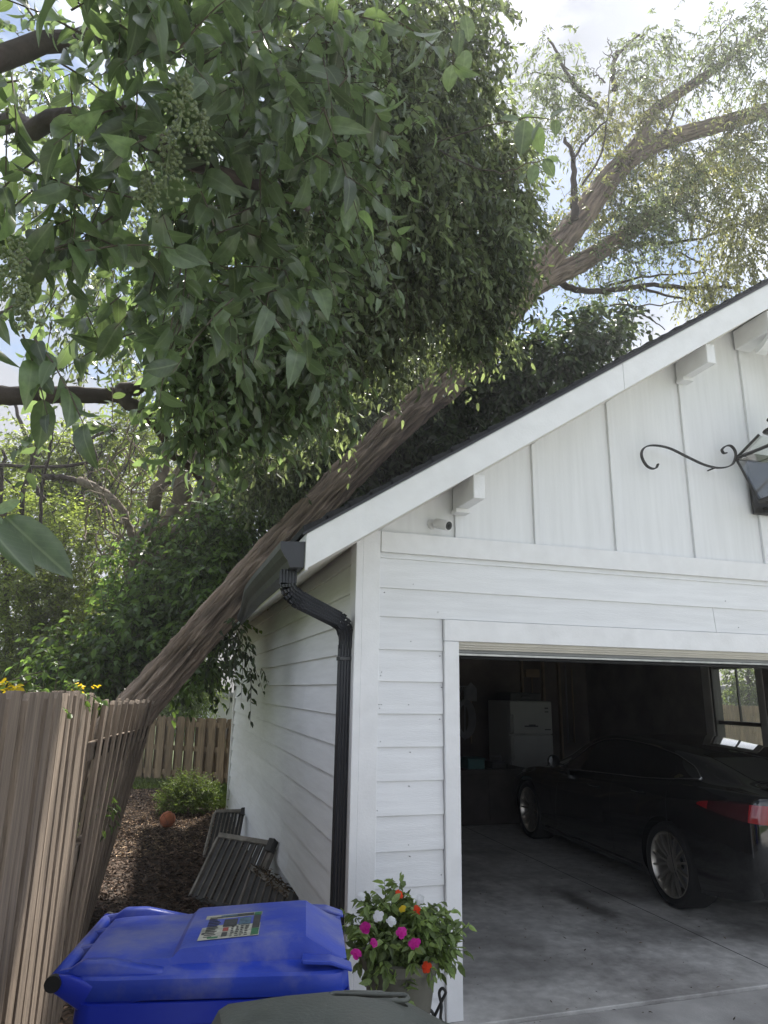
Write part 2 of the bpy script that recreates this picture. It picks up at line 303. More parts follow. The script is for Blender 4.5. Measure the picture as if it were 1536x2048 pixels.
def leaf_material(name, base, vein, trans, rough=0.3):
    m = mat(name, base, rough, var=0.25, vscale=5, trans=trans, tone_var=0.45, spec=0.8, orand=0.25)
    t = m.node_tree; n = t.nodes; k = t.links.new; b = n['Principled BSDF']
    src = b.inputs['Base Color'].links[0].from_socket
    uv = n.new('ShaderNodeUVMap'); sp = n.new('ShaderNodeSeparateXYZ'); k(uv.outputs['UV'], sp.inputs[0])
    a = n.new('ShaderNodeMath'); a.operation = 'SUBTRACT'; k(sp.outputs['X'], a.inputs[0]); a.inputs[1].default_value = 0.5
    ab = n.new('ShaderNodeMath'); ab.operation = 'ABSOLUTE'; k(a.outputs[0], ab.inputs[0])
    r = n.new('ShaderNodeMapRange'); r.inputs['From Min'].default_value = 0.018; r.inputs['From Max'].default_value = 0.05; r.inputs['To Min'].default_value = 0.75; r.inputs['To Max'].default_value = 0.0; k(ab.outputs[0], r.inputs['Value'])
    wv = n.new('ShaderNodeMath'); wv.operation = 'MULTIPLY_ADD'; k(ab.outputs[0], wv.inputs[0]); wv.inputs[1].default_value = -0.6; k(sp.outputs['Y'], wv.inputs[2])
    w2 = n.new('ShaderNodeMath'); w2.operation = 'MULTIPLY'; k(wv.outputs[0], w2.inputs[0]); w2.inputs[1].default_value = 55.0
    sn = n.new('ShaderNodeMath'); sn.operation = 'SINE'; k(w2.outputs[0], sn.inputs[0])
    r5 = n.new('ShaderNodeMapRange'); r5.inputs['From Min'].default_value = 0.82; r5.inputs['From Max'].default_value = 1.0; r5.inputs['To Max'].default_value = 0.22; k(sn.outputs[0], r5.inputs['Value'])
    mxx = n.new('ShaderNodeMath'); mxx.operation = 'MAXIMUM'; k(r.outputs['Result'], mxx.inputs[0]); k(r5.outputs['Result'], mxx.inputs[1])
    x = n.new('ShaderNodeMix'); x.data_type = 'RGBA'; k(mxx.outputs[0], x.inputs['Factor']); k(src, x.inputs['A']); x.inputs['B'].default_value = (*vein, 1)
    k(x.outputs['Result'], b.inputs['Base Color'])
    return m
leaf_material('leaf_privet', (0.078, 0.112, 0.060), (0.19, 0.24, 0.13), (0.20, 0.29, 0.09), 0.28)

# ------------------------------------------------------------------ numpy noise
_rg = np.random.default_rng(11)
_lat = _rg.random((256, 256))
def vnoise(u, v, pu=256):
    u = np.asarray(u); v = np.asarray(v)
    iu = np.floor(u).astype(int); iv = np.floor(v).astype(int); fu = u-iu; fv = v-iv
    fu = fu*fu*(3-2*fu); fv = fv*fv*(3-2*fv)
    a = _lat[iu % pu, iv % 256]; b = _lat[(iu+1) % pu, iv % 256]; c = _lat[iu % pu, (iv+1) % 256]; d = _lat[(iu+1) % pu, (iv+1) % 256]
    return (a*(1-fu)+b*fu)*(1-fv)+(c*(1-fu)+d*fu)*fv

def spline(pts, n):
    """Catmull-Rom through rows of pts"""
    P = np.array(pts, float); m = len(P); t = np.linspace(0, m-1, n); i = np.clip(t.astype(int), 0, m-2); f = (t-i)[:, None]
    p0 = P[np.clip(i-1, 0, m-1)]; p1 = P[i]; p2 = P[i+1]; p3 = P[np.clip(i+2, 0, m-1)]
    return 0.5*((2*p1)+(-p0+p2)*f+(2*p0-5*p1+4*p2-p3)*f*f+(-p0+3*p1-3*p2+p3)*f**3)

def bark_tube(name, pts, rads, mat_, parent, seg=64, step=0.025, depth=0.02, furrow=(32, 2.6)):
    """limb with furrowed bark as geometry; UV runs (around, along in metres)"""
    A = spline([list(p)+[r] for p, r in zip(pts, rads)], 400)
    Ls = np.concatenate([[0], np.cumsum(np.linalg.norm(np.diff(A[:, :3], axis=0), axis=1))])
    n = max(8, int(Ls[-1]/step)); s = np.linspace(0, Ls[-1], n)
    C = np.stack([np.interp(s, Ls, A[:, j]) for j in range(4)], 1); R = C[:, 3]; C = C[:, :3]
    T = np.gradient(C, axis=0); T /= np.linalg.norm(T, axis=1)[:, None]
    a = np.cross(T[0], [0, 0, 1.0]); 
    if np.linalg.norm(a) < 0.1: a = np.cross(T[0], [1.0, 0, 0])
    a /= np.linalg.norm(a); AA = []
    for i in range(n):
        a = a-T[i]*(a @ T[i]); a /= np.linalg.norm(a); AA.append(a)
    AA = np.array(AA); BB = np.cross(T, AA)
    th = np.arange(seg)/seg; U, S = np.meshgrid(th, s)
    nu, nv = furrow
    w_ = 0.6*np.sin(S*2.1)+1.3*vnoise(U*5, S*1.3, 5)
    q = vnoise(U*nu+w_*0.0+vnoise(U*nu, S*5+7, nu)*0.9, S*nv, nu)
    rdg = 1-np.abs(2*q-1)
    q2 = vnoise(U*nu*2, S*nv*3+31, nu*2)
    d = depth*(rdg**1.5-0.45)*1.3+depth*0.5*(q2-0.5)+0.16*R[:, None]*(vnoise(U*4, S*1.1+9, 4)-0.5)+0.5*depth*np.clip(vnoise(U*7, S*2.3+50, 7)-0.7, 0, 1)*3
    RR = R[:, None]*1.0+d*np.clip(R[:, None]/0.14, 0.25, 1.2)
    V = C[:, None, :]+RR[..., None]*(np.cos(2*np.pi*U)[..., None]*AA[:, None, :]+np.sin(2*np.pi*U)[..., None]*BB[:, None, :])
    idx = np.arange(n*seg).reshape(n, seg)
    F = np.stack([idx[:-1], np.roll(idx, -1, 1)[:-1], np.roll(idx, -1, 1)[1:], idx[1:]], -1).reshape(-1, 4)
    uv = np.stack([U.ravel(), S.ravel()], 1)
    return npmesh(name, V.reshape(-1, 3), F, mat_, parent, uv=uv, smooth=True, attr=np.clip(rdg**1.3*0.8+(q2-0.5)*0.5+0.1, 0, 1).ravel())  # attribute follows the ridges: bark tone plus shade painted into the furrows

# ------------------------------------------------------------------ foliage
_ov = [(.06, .20), (.20, .41), (.42, .50), (.64, .45), (.82, .28), (.93, .11)]
_v = [[0, 0, 0]]; OV_T = []
for _a, _b in _ov: _v += [[_a, -_b, .10*_b], [_a, 0, 0], [_a, _b, .10*_b]]
_v.append([1, 0, 0]); OV_V = np.array(_v, float)
OV_T += [[0, 2, 1], [0, 3, 2]]
for _i in range(len(_ov)-1):
    for _k in (0, 1):
        _p = 1+_i*3+_k; OV_T += [[_p, _p+1, _p+4], [_p, _p+4, _p+3]]
_p = 1+(len(_ov)-1)*3; OV_T += [[_p, _p+1, len(_v)-1], [_p+1, _p+2, len(_v)-1]]
SM_V = np.array([[0,0,0],[.42,-.5,.07],[1,0,0],[.42,.5,.07]], float); SM_T = [[0,2,1],[0,3,2]]
MD_V = np.array([[0,0,0],[.25,-.42,.05],[.62,-.42,.06],[1,0,0],[.62,.42,.06],[.25,.42,.05]], float); MD_T = [[0,2,1],[0,3,2],[0,4,3],[0,5,4]]
TMPL = {'ovate': (OV_V, OV_T), 'simple': (SM_V, SM_T), 'mid': (MD_V, MD_T)}
def nrm(a): return a/(np.linalg.norm(a, axis=-1, keepdims=True)+1e-9)
_lv = {}
def leaf_variant(tm, wr, curl, mat_, k):
    key = (tm, round(wr, 3), round(curl, 3), mat_.name, k)
    if key not in _lv:
        V0, T0 = TMPL[tm]; r = random.Random(k*13+5); a = V0[:, 0]; c = curl*(0.3+1.4*(k+0.5)/8)
        V = np.stack([a, V0[:, 1]*wr, V0[:, 2]*FOLD*(0.5+r.random())-c*a**2], 1)
        o = npmesh('leaf', V, np.array(T0), mat_, None, uv=np.stack([V0[:, 1]+0.5, V0[:, 0]], 1), smooth=(tm == 'ovate'), attr=np.full(len(V0), (k*0.618+0.2) % 1.0))
        _lv[key] = o.data; bpy.data.objects.remove(o)
    return _lv[key]
FOLD = 1.7
def leaf_mesh(name, base, d, nv, ln, wr, tm, mat_, parent, curl=0.25, rng=None, kind=None, single=0):
    V0, T0 = TMPL[tm]; V0 = V0.copy(); nvt = len(V0)
    d = nrm(d); nv = nrm(nv-d*np.sum(nv*d, 1, keepdims=True)); sd_ = np.cross(d, nv)
    if single:
        # the leaves that show largest are objects of their own
        rel = base-CAM; z = rel @ _f; u = rel @ _r/z; v = rel @ _u/z
        sc_ = np.where((z > 0.3) & (abs(u) < 768/FPX) & (abs(v) < 1024/FPX), ln/np.maximum(z, 0.3), -1.0)
        idx = np.argsort(-sc_)[:single]; idx = idx[sc_[idx] > 0]
        for q, i in enumerate(idx):
            o = bpy.data.objects.new('leaf', leaf_variant(tm, wr, curl, mat_, q % 8)); col.objects.link(o); par(o, parent)
            l = ln[i]; p = base[i]
            o.matrix_basis = Matrix(((d[i][0]*l, sd_[i][0]*l, nv[i][0]*l, p[0]), (d[i][1]*l, sd_[i][1]*l, nv[i][1]*l, p[1]), (d[i][2]*l, sd_[i][2]*l, nv[i][2]*l, p[2]), (0, 0, 0, 1)))
        keep = np.ones(len(base), bool); keep[idx] = False
        base, d, nv, sd_, ln = base[keep], d[keep], nv[keep], sd_[keep], ln[keep]
        if len(base) == 0: return None
    N = len(base)
    cu = (curl*(0.3+1.4*rng.random(N)))[:, None]
    a = V0[None, :, 0]; off = V0[None, :, 2]*(0.5+rng.random(N))[:, None]*FOLD-cu*a**2
    V = base[:, None, :]+ln[:, None, None]*(a[..., None]*d[:, None, :]+(V0[None, :, 1]*wr)[..., None]*sd_[:, None, :]+off[..., None]*nv[:, None, :])
    F = (np.array(T0)[None]+(np.arange(N)*nvt)[:, None, None]).reshape(-1, 3)
    uv = np.tile(np.stack([V0[:, 1]+0.5, V0[:, 0]], 1), (N, 1)); at_ = np.repeat(rng.random(N), nvt)
    return npmesh(name, V.reshape(-1, 3), F, mat_, parent, uv=uv, smooth=(tm == 'ovate'), attr=at_, kind='stuff')

def foliage(name, parent, mat_, clumps, seed, leaf=0.05, wr=0.45, tm='simple', per=10, tl=0.35, droop=0.3, ldroop=0.3, curl=0.2, up=0.9, shell=0.55, twigs=None, twig_r=0.0025, twig_part='twigs', size_var=0.35, single=0):
    rng = np.random.default_rng(seed); P0 = []; DI = []
    for c, r, n in clumps:
        r = np.array([r, r, r]) if np.isscalar(r) else np.array(r)
        q = nrm(rng.normal(size=(n, 3))); rad = rng.random((n, 1))**shell
        # uneven outline: push lobes in and out
        lob = 0.72+0.5*vnoise(np.arctan2(q[:, 1], q[:, 0])*1.6+seed+20, q[:, 2]*2.3+7+seed)[:, None]
        p = np.array(c)+q*rad*r*lob; P0.append(p); DI.append(q)
    P0 = np.concatenate(P0); Q = np.concatenate(DI); n = len(P0)
    dr = nrm(Q*0.7+rng.normal(size=(n, 3))*0.55+np.array([0, 0, -droop])); tlv = tl*(0.5+rng.random(n))
    t = (np.arange(per)+0.4)/per
    down = np.array([0, 0, -1.0])
    pos = P0[:, None, :]+dr[:, None, :]*(tlv[:, None]*t[None])[..., None]+down*(droop*0.6*tlv[:, None]*t[None]**2)[..., None]
    tdir = nrm(dr[:, None, :]+down*(droop*1.2*t[None, :, None]))
    sdv = nrm(np.cross(tdir, np.array([0.03, 0.02, 1.0])))
    sgn = np.where(np.arange(per) % 2 == 0, 1.0, -1.0)[None, :, None]
    ld = nrm(tdir*0.55+sdv*sgn*0.8+rng.normal(size=(n, per, 3))*0.35+down*ldroop)
    nn = nrm(np.array([0, 0, up])+rng.normal(size=(n, per, 3))*0.55)
    ln = leaf*(1-size_var+2*size_var*rng.random(n*per))
    o = leaf_mesh(name, pos.reshape(-1, 3), ld.reshape(-1, 3), nn.reshape(-1, 3), ln, wr, tm, mat_, parent, curl=curl, rng=rng, single=single)
    if twigs is not None:
        ts = np.linspace(0, 1, 4)
        C = P0[:, None, :]+dr[:, None, :]*(tlv[:, None]*ts[None])[..., None]+down*(droop*0.6*tlv[:, None]*ts[None]**2)[..., None]
        s1 = nrm(np.cross(dr, np.array([0.03, 0.02, 1.0]))); s2 = np.cross(dr, s1)
        V = []
        for k in range(3):
            q = 2*math.pi*k/3; V.append(C+(math.cos(q)*s1+math.sin(q)*s2)[:, None, :]*(twig_r*np.array([1.3, 1, .8, .4]))[None, :, None])
        V = np.stack(V, 2).reshape(-1, 3)   # n,4,3,3
        b = np.arange(n)[:, None, None, None]*12+np.arange(3)[None, :, None, None]*3
        k0 = np.arange(3)[None, None, :, None]; F = np.concatenate([b+k0, b+(k0+1) % 3, b+3+(k0+1) % 3, b+3+k0], -1).reshape(-1, 4)
        npmesh(twig_part, V, F, twigs, parent, kind='stuff')
    return o
def limb(name, pts, r0, r1, mat_, parent, n=14, seg=8, wob=0.03, seed=0):
    rng = np.random.default_rng(seed); C = spline(pts, n); C[1:-1] += rng.normal(size=(n-2, 3))*wob
    return MB().tube(C, list(np.linspace(r0, r1, n)), seg).build(name, mat_, parent, smooth=True)

# ================================================================== THE SETTING
def sheet(name, x0, x1, y0, y1, z, m, nx=1, ny=1, amp=0.0):
    X, Y = np.meshgrid(np.linspace(x0, x1, nx+1), np.linspace(y0, y1, ny+1))
    Z = z+amp*(vnoise(X*9+50, Y*9+50)-0.5)+amp*0.6*(vnoise(X*23+50, Y*23+90)-0.5)
    idx = np.arange((nx+1)*(ny+1)).reshape(ny+1, nx+1)
    F = np.stack([idx[:-1, :-1], idx[:-1, 1:], idx[1:, 1:], idx[1:, :-1]], -1).reshape(-1, 4)
    o = npmesh(name, np.stack([X, Y, Z], -1).reshape(-1, 3), F, m, smooth=True); return tag(o, kind='structure')
sheet('ground', -120, 120, -120, 120, -0.06, M['lawn'])
sheet('mulch_bed', -3.0, 0.02, -0.6, 11.0, -0.01, M['mulch'], 120, 460, 0.05)
MB().box((-2.2, -14, -0.2), (7.5, -0.085, 0.018)).build('driveway', M['concrete'], bevel=0.006)['kind'] = 'structure'

# ================================================================== GARAGE
WX, WD = 6.07, 6.9; RX = WX/2; SL = 0.645; ZS0 = 2.5575
def zs(x): return ZS0+SL*(x if x <= RX else WX-x)
garage = empty('garage', (0, 0, 0), 'white garage of lap siding with a board and batten gable and open door', 'garage')
E_ = 0.178
slab = MB().box((0.02, -0.08, -0.2), (WX-0.02, WD, 0.035)).build('floor_slab', M['slab'], garage, bevel=0.004)

MB().box((2.766, -0.0785, 0.03), (2.772, 6.7, 0.0362)).build('control_joint', M['black_rubber'], slab)
def lap_board(axis, a, b, zb, h=E_, face=0.0, name='siding_board', parent=None, m='siding', flip=1):
    """one clapboard; axis 'x': on the front wall (faces -y); axis 'y': on the left wall (faces -x)"""
    t0, t1, ov = (0.017 if axis == 'x' else 0.029), 0.003, 0.018
    if axis == 'x':
        P = [(a, face-t0, zb), (b, face-t0, zb), (b, face+0.004, zb), (a, face+0.004, zb), (a, face-t1, zb+h+ov), (b, face-t1, zb+h+ov), (b, face+0.004, zb+h+ov), (a, face+0.004, zb+h+ov)]
    else:
        P = [(face-flip*t0, a, zb), (face-flip*t0, b, zb), (face+flip*0.004, b, zb), (face+flip*0.004, a, zb), (face-flip*t1, a, zb+h+ov), (face-flip*t1, b, zb+h+ov), (face+flip*0.004, b, zb+h+ov), (face+flip*0.004, a, zb+h+ov)]
    return MB().hexa(P).build(name, M[m], parent, bevel=0.0012)

# --- front wall
JX0, JX1 = 0.60, WX-0.60           # door opening
HZ = 1.985                          # underside of the head trim
fw = MB()
fw.box((0.01, 0.006, 0.03), (JX0-0.03, 0.14, 2.56)); fw.box((JX1+0.03, 0.006, 0.03), (WX-0.01, 0.14, 2.56)); fw.box((JX0-0.03, 0.006, HZ+0.03), (JX1+0.03, 0.14, 2.56))
front = fw.build('front_wall', M['trim'], garage)
ZF = 2.1045
for k in range(-2, 13):
    zb = ZF-k*E_
    if k == 12: zb0, h = 0.03, ZF-11*E_-0.03
    else: zb0, h = zb, E_
    if k == -2: h = 0.05
    if k >= 1:
        lap_board('x', 0.110, 0.506, zb0, h, parent=front); lap_board('x', WX-0.506, WX-0.110, zb0, h, parent=front)
    elif k == 0:
        lap_board('x', 0.110, 2.505, zb0+0.010, h-0.010, parent=front); lap_board('x', 2.508, WX-0.11, zb0+0.010, h-0.010, parent=front)
    else:
        j = 4.3 if k == -1 else 3.4
        lap_board('x', 0.110, j, zb0, h, parent=front); lap_board('x', j+0.003, WX-0.11, zb0, h, parent=front)
for s in (0, 1):
    x0 = 0.0 if s == 0 else WX-0.107
    MB().box((x0, -0.032, 0.03), (x0+0.107, 0.0, 2.618)).build('corner_board', M['trim'], front, bevel=0.002)
    xa = 0.509 if s == 0 else JX1-0.001
    MB().box((xa, -0.034, 0.036), (xa+0.092, 0.0, 1.9845)).build('door_casing', M['trim'], front, bevel=0.002)
    xj = JX0-0.004 if s == 0 else JX1-0.016
    MB().box((xj, 0.002, 0.036), (xj+0.020, 0.15, HZ)).build('door_jamb', M['trim'], front, bevel=0.002)
MB().box((0.509, -0.036, 1.987), (WX-0.509, 0.0, 2.111)).build('head_casing', M['trim'], front, bevel=0.002)
MB().box((0.109, -0.038, 2.492), (WX-0.109, 0.0, 2.616)).build('frieze_board', M['trim'], front, bevel=0.002)
for i, (z0, y0) in enumerate(((1.968, 0.004), (1.956, 0.022), (1.944, 0.040))):
    MB().box((JX0+0.017, y0, z0), (JX1-0.017, y0+0.016+0.001*i, 2.03+0.002*i)).build('door_stop', M['stopmould'], front, bevel=0.002)
rn_ = random.Random(4); nh = MB()
for i in range(26):
    nz_ = ZF-rn_.randint(-1, 10)*E_+rn_.choice((0.03, 0.05, 0.15)); nx_n = rn_.choice((rn_.uniform(0.12, 0.5), rn_.uniform(0.12, 2.9))) if nz_ > 2.13 else rn_.choice((0.125, 0.30, 0.49))+rn_.uniform(-.01, .01)
    nh.lathe([(0.0004, -0.019), (0.0024, -0.019), (0.0026, -0.004)], (nx_n, 0, nz_), 6, 1)
nh.build('nail_heads', M['tool_grey'], front, kind='stuff')
# --- gable: panel and battens
gp = MB(); gz = 2.6
gp.prism([(-0.02, 0.0, gz), (WX+0.02, 0.0, gz), (WX+0.02, 0.0, zs(WX)+0.02), (RX, 0.0, zs(RX)+0.02), (-0.02, 0.0, zs(0)+0.02)], (0, 0.1, 0))
gable = gp.build('gable_panel', M['gable'], garage)
bx = [0.594, 1.149, 1.758, 2.399, 3.005]; bx = bx+[WX-b-0.045 for b in bx[:4]]
for b in bx:
    z0 = 2.6175
    MB().hexa([(b, -0.019, z0), (b+0.045, -0.019, z0), (b+0.045, -0.001, z0), (b, -0.001, z0), (b, -0.019, zs(b)-0.001), (b+0.045, -0.019, zs(b+0.045)-0.001), (b+0.045, -0.001, zs(b+0.045)-0.001), (b, -0.001, zs(b)-0.001)]).build('batten', M['gable'], gable, bevel=0.0015)
# --- left, right and back walls
lw = MB().box((0.006, 0.141, 0.0), (0.14, WD, ZS0+0.05)).build('left_wall', M['trim'], garage)
ZL = 2.0852
rj = random.Random(3)
for k in range(-3, 12):
    zb = ZL-k*E_
    h = E_ if k > -3 else 0.03
    if k == 11: zb, h = 0.02, ZL-10*E_-0.02
    if zb+h > ZS0+0.05: h = ZS0-zb
    cut = [0.10, rj.choice((2.6, 3.76, 4.9, 1.9)), WD-0.09]
    if k % 2: cut = [0.10, rj.choice((1.5, 2.2)), rj.choice((4.9, 5.4)), WD-0.09]
    for a, b in zip(cut, cut[1:]): lap_board('y', a+0.001, b-0.001, zb, h, parent=lw)
MB().box((-0.040, -0.0325, 0.02), (0.0, 0.099, 2.56)).build('corner_board', M['trim'], lw, bevel=0.002)
MB().box((-0.040, WD-0.089, 0.02), (0.0, WD+0.01, 2.56)).build('corner_board', M['trim'], lw, bevel=0.002)
rw = MB()
WY0, WY1, WZ0, WZ1 = 3.08, 3.86, 0.78, 2.08
rw.box((WX-0.14, 0.141, 0.0), (WX-0.006, WY0, ZS0+0.05)); rw.box((WX-0.14, WY1, 0.0), (WX-0.006, WD, ZS0+0.05))
rw.box((WX-0.14, WY0, 0.0), (WX-0.006, WY1, WZ0)); rw.box((WX-0.14, WY0, WZ1), (WX-0.006, WY1, ZS0+0.05))
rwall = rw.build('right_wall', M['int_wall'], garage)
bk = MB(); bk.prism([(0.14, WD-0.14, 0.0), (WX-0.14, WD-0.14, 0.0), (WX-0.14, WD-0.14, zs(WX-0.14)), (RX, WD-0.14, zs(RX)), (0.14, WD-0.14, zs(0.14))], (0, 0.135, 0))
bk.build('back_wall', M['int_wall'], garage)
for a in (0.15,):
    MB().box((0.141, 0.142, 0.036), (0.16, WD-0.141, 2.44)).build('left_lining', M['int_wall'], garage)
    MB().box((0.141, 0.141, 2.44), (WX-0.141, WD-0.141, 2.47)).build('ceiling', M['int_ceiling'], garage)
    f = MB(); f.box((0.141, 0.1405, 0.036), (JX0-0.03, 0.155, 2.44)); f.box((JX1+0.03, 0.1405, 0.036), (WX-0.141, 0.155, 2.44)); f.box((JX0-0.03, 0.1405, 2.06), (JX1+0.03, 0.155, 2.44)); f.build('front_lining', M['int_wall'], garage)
for xs_ in (0.6, 1.2, 1.8, 2.4, 3.0, 3.45, 4.65, 5.05, 5.35):
    MB().box((xs_, WD-0.20, 0.04), (xs_+0.038, WD-0.1405, 2.44)).build('wall_stud', M['stud'], garage)
# window in the right wall
win = empty('window', (0, 0, 0)); par(win, garage)
for (a, b) in (((WX-0.16, WY0-0.09, WZ0-0.08), (WX-0.141, WY0-0.001, WZ1+0.09)), ((WX-0.16, WY1+0.001, WZ0-0.08), (WX-0.141, WY1+0.14, WZ1+0.09)), ((WX-0.16, WY0, WZ1+0.001), (WX-0.141, WY1, WZ1+0.09)), ((WX-0.18, WY0, WZ0-0.08), (WX-0.141, WY1, WZ0-0.001))):
    MB().box(a, b).build('window_casing', M['win_frame'], win, bevel=0.002)
for (a, b) in (((WX-0.139, WY0, WZ0), (WX-0.01, WY0+0.03, WZ1)), ((WX-0.139, WY1-0.03, WZ0), (WX-0.01, WY1, WZ1)), ((WX-0.1, WY0+0.03, 1.335), (WX-0.05, WY1-0.03, 1.385)), ((WX-0.1, WY0+0.03, WZ0), (WX-0.05, WY1-0.03, WZ0+0.06)), ((WX-0.1, WY0+0.03, WZ1-0.04), (WX-0.05, WY1-0.03, WZ1)), ((WX-0.09, (WY0+WY1)/2-0.008, 1.386), (WX-0.06, (WY0+WY1)/2+0.008, WZ1-0.041))):
    MB().box(a, b).build('sash_rail', M['dark_frame'], win, bevel=0.001)
for (z0, z1, y0, y1) in ((WZ0+0.06, 1.335, WY0+0.03, WY1-0.03), (1.385, WZ1-0.04, WY0+0.03, (WY0+WY1)/2-0.008), (1.385, WZ1-0.04, (WY0+WY1)/2+0.008, WY1-0.03)):
    MB().box((WX-0.077, y0+0.001, z0+0.001), (WX-0.073, y1-0.001, z1-0.001)).build('pane', M['glass'], win)
# --- soffits, rake boards, fascia, roof
roof = empty('roof', (0, 0, 0)); par(roof, garage)
YF, YB = -0.38, WD+0.3
EX = 0.41
def slope_slab(x0, x1, y0, y1, dz0, dz1, m, name, bevel=0.0):
    """slab parallel to the roof between x0 and x1, from dz0 to dz1 above the soffit plane"""
    return MB().hexa([(x0, y0, zs(x0)+dz0), (x1, y0, zs(x1)+dz0), (x1, y1, zs(x1)+dz0), (x0, y1, zs(x0)+dz0), (x0, y0, zs(x0)+dz1), (x1, y0, zs(x1)+dz1), (x1, y1, zs(x1)+dz1), (x0, y1, zs(x0)+dz1)]).build(name, M[m], roof, bevel=bevel)
for x0, x1 in ((-EX+0.02, RX-0.0005), (RX+0.0005, WX+EX-0.02)):
    slope_slab(x0, x1, YF+0.001, -0.0005, 0.004, 0.03, 'soffit', 'rake_soffit')
    slope_slab(x0, x1, YF+0.001, YB, 0.185, 0.20, 'soffit', 'roof_deck')
    # verge board in one length with a scarf joint
for s in (0, 1):
    xe = (-EX+0.02, -0.0305) if s == 0 else (WX+0.03, WX+EX-0.02)
    slope_slab(xe[0], xe[1], 0.0, YB, 0.004, 0.03, 'soffit', 'eave_soffit')
    for (a, b) in (((-EX, 1.62), (1.6225, RX-0.0005)) if s == 0 else ((RX+0.0005, 4.4), (4.4025, WX+EX))):
        slope_slab(a, b, YF-0.024, YF, -0.002, 0.186, 'trim', 'verge_board', 0.002)
    xf = -EX if s == 0 else WX+EX-0.02
    z0 = zs(-EX)
    MB().box((xf, YF+0.001, z0-0.002), (xf+0.0195, YB, z0+0.19)).build('fascia', M['trim'], roof, bevel=0.002)
# drip edge and shingles
for s in (0, 1):
    xe, xr = (-EX-0.02, RX) if s == 0 else (WX+EX+0.02, RX)
    sg = 1 if s == 0 else -1
    a, b = min(xe, xr), max(xe, xr)
    dp = MB(); 
    def zz(x): return ZS0+SL*(x if s == 0 else WX-x)
    dp.hexa([(a, YF-0.034, zz(a)+0.188), (b, YF-0.034, zz(b)+0.188), (b, YF-0.026, zz(b)+0.188), (a, YF-0.026, zz(a)+0.188), (a, YF-0.034, zz(a)+0.225), (b, YF-0.034, zz(b)+0.225), (b, YF-0.026, zz(b)+0.225), (a, YF-0.026, zz(a)+0.225)])
    dp.build('drip_edge', M['bronze'], roof)
    sh = MB(); n = int((abs(xr-xe))/0.118); rr = random.Random(5+s)
    for i in range(n+1):
        x0 = xe+sg*i*0.118; x1 = x0+sg*0.128
        if (x1-xr)*sg > 0: x1 = xr
        y = YF-0.045
        while y < YB:
            l = rr.uniform(0.25, 0.42) if i % 2 else rr.uniform(0.3, 0.5); t = rr.uniform(0.010, 0.018); y1 = min(y+l-0.004, YB)
            sh.hexa([(x0, y, zz(x0)+0.203), (x1, y, zz(x1)+0.203), (x1, y1, zz(x1)+0.203), (x0, y1, zz(x0)+0.203), (x0, y, zz(x0)+0.222+t), (x1, y, zz(x1)+0.218), (x1, y1, zz(x1)+0.218), (x0, y1, zz(x0)+0.222+t)])
            y += l
    sh.build('shingles', M['shingle'], roof, kind='stuff')
# --- outlooker brackets under the verge
for bxc in (0.612, 2.42, WX-0.612, WX-2.42):
    zt = min(zs(bxc-0.045), zs(bxc+0.045))
    br = empty('bracket', (0, 0, 0)); par(br, garage)
    MB().box((bxc-0.037, -0.335, zt-0.135), (bxc+0.037, -0.021, zt+0.012)).build('beam', M['trim'], br, bevel=0.004)
    MB().box((bxc-0.048, -0.10, zt-0.162), (bxc+0.048, -0.0205, zt-0.1352)).build('bearing_block', M['trim'], br, bevel=0.003)
br = empty('bracket', (0, 0, 0)); par(br, garage)
MB().box((RX-0.07, -0.35, zs(RX)-0.21), (RX+0.07, -0.021, zs(RX)-0.05)).build('beam', M['trim'], br, bevel=0.004)
pts = [(RX, -0.32+0.14*t, zs(RX)-0.225-0.07*math.sin(t*math.pi/2)) for t in np.linspace(0, 1, 7)]
kb = MB()
for p, q in zip(pts, pts[1:]): kb.bar(p, q, (0.045, 0, 0), (0, 0.0, 0.02))
kb.build('knee_brace', M['trim'], br)
# --- garage door, rolled up under the ceiling
door = empty('garage_door', (0, 0, 0)); par(door, garage)
MB().box((JX0+0.02, 0.075, 1.925), (JX1-0.02, 0.118, 2.06)).build('bottom_section', M['door_panel'], door, bevel=0.003)
MB().box((JX0+0.02, 0.070, 1.910), (JX1-0.02, 0.123, 1.9245)).build('bottom_retainer', M['alu'], door, bevel=0.002)
MB().tube([(JX0+0.02, 0.097, 1.902), (2.4, 0.097, 1.898), (JX1-0.02, 0.097, 1.902)], 0.011, 8).build('weather_seal', M['black_rubber'], door, smooth=True)
for i in range(4):
    MB().box((JX0+0.02, 0.22+i*0.56, 2.07), (JX1-0.02, 0.775+i*0.56, 2.112)).build('door_section', M['door_panel'], door, bevel=0.004)
for x in (JX0-0.01, JX1-0.02):
    MB().box((x, 0.16, 2.03), (x+0.03, 3.0, 2.06)).build('door_track', M['alu'], door)
# --- gutter along the left eave (crushed where the trunk lies on it) and downspout
gy = np.linspace(YF-0.004, 2.12, 40)
prof = np.array([(-0.413, 2.44), (-0.413, 2.305), (-0.485, 2.302), (-0.497, 2.335), (-0.520, 2.365), (-0.537, 2.395), (-0.537, 2.432), (-0.524, 2.434), (-0.524, 2.425)])
def gut(pf, y):
    q = pf.copy(); t = np.clip((y-1.25)/0.85, 0, 1); t = t*t*(3-2*t); k = np.clip((-0.413-q[:, 0])/0.124, 0, 1)
    q[:, 1] -= t*0.10*k+0.03*t; q[:, 0] += t*0.035*k; q[:, 0] -= 0.010*math.sin(3*y)*k*np.clip(y, 0, 1)*0.5
    return q
GV = []; npf = len(prof)
for y in gy:
    for x, z in gut(prof, y): GV.append((x, y, z))
GF = [(i*npf+j, i*npf+j+1, (i+1)*npf+j+1, (i+1)*npf+j) for i in range(len(gy)-1) for j in range(npf-1)]
g = MB().add(GV, GF).build('gutter', M['gutter_dusty'], garage)
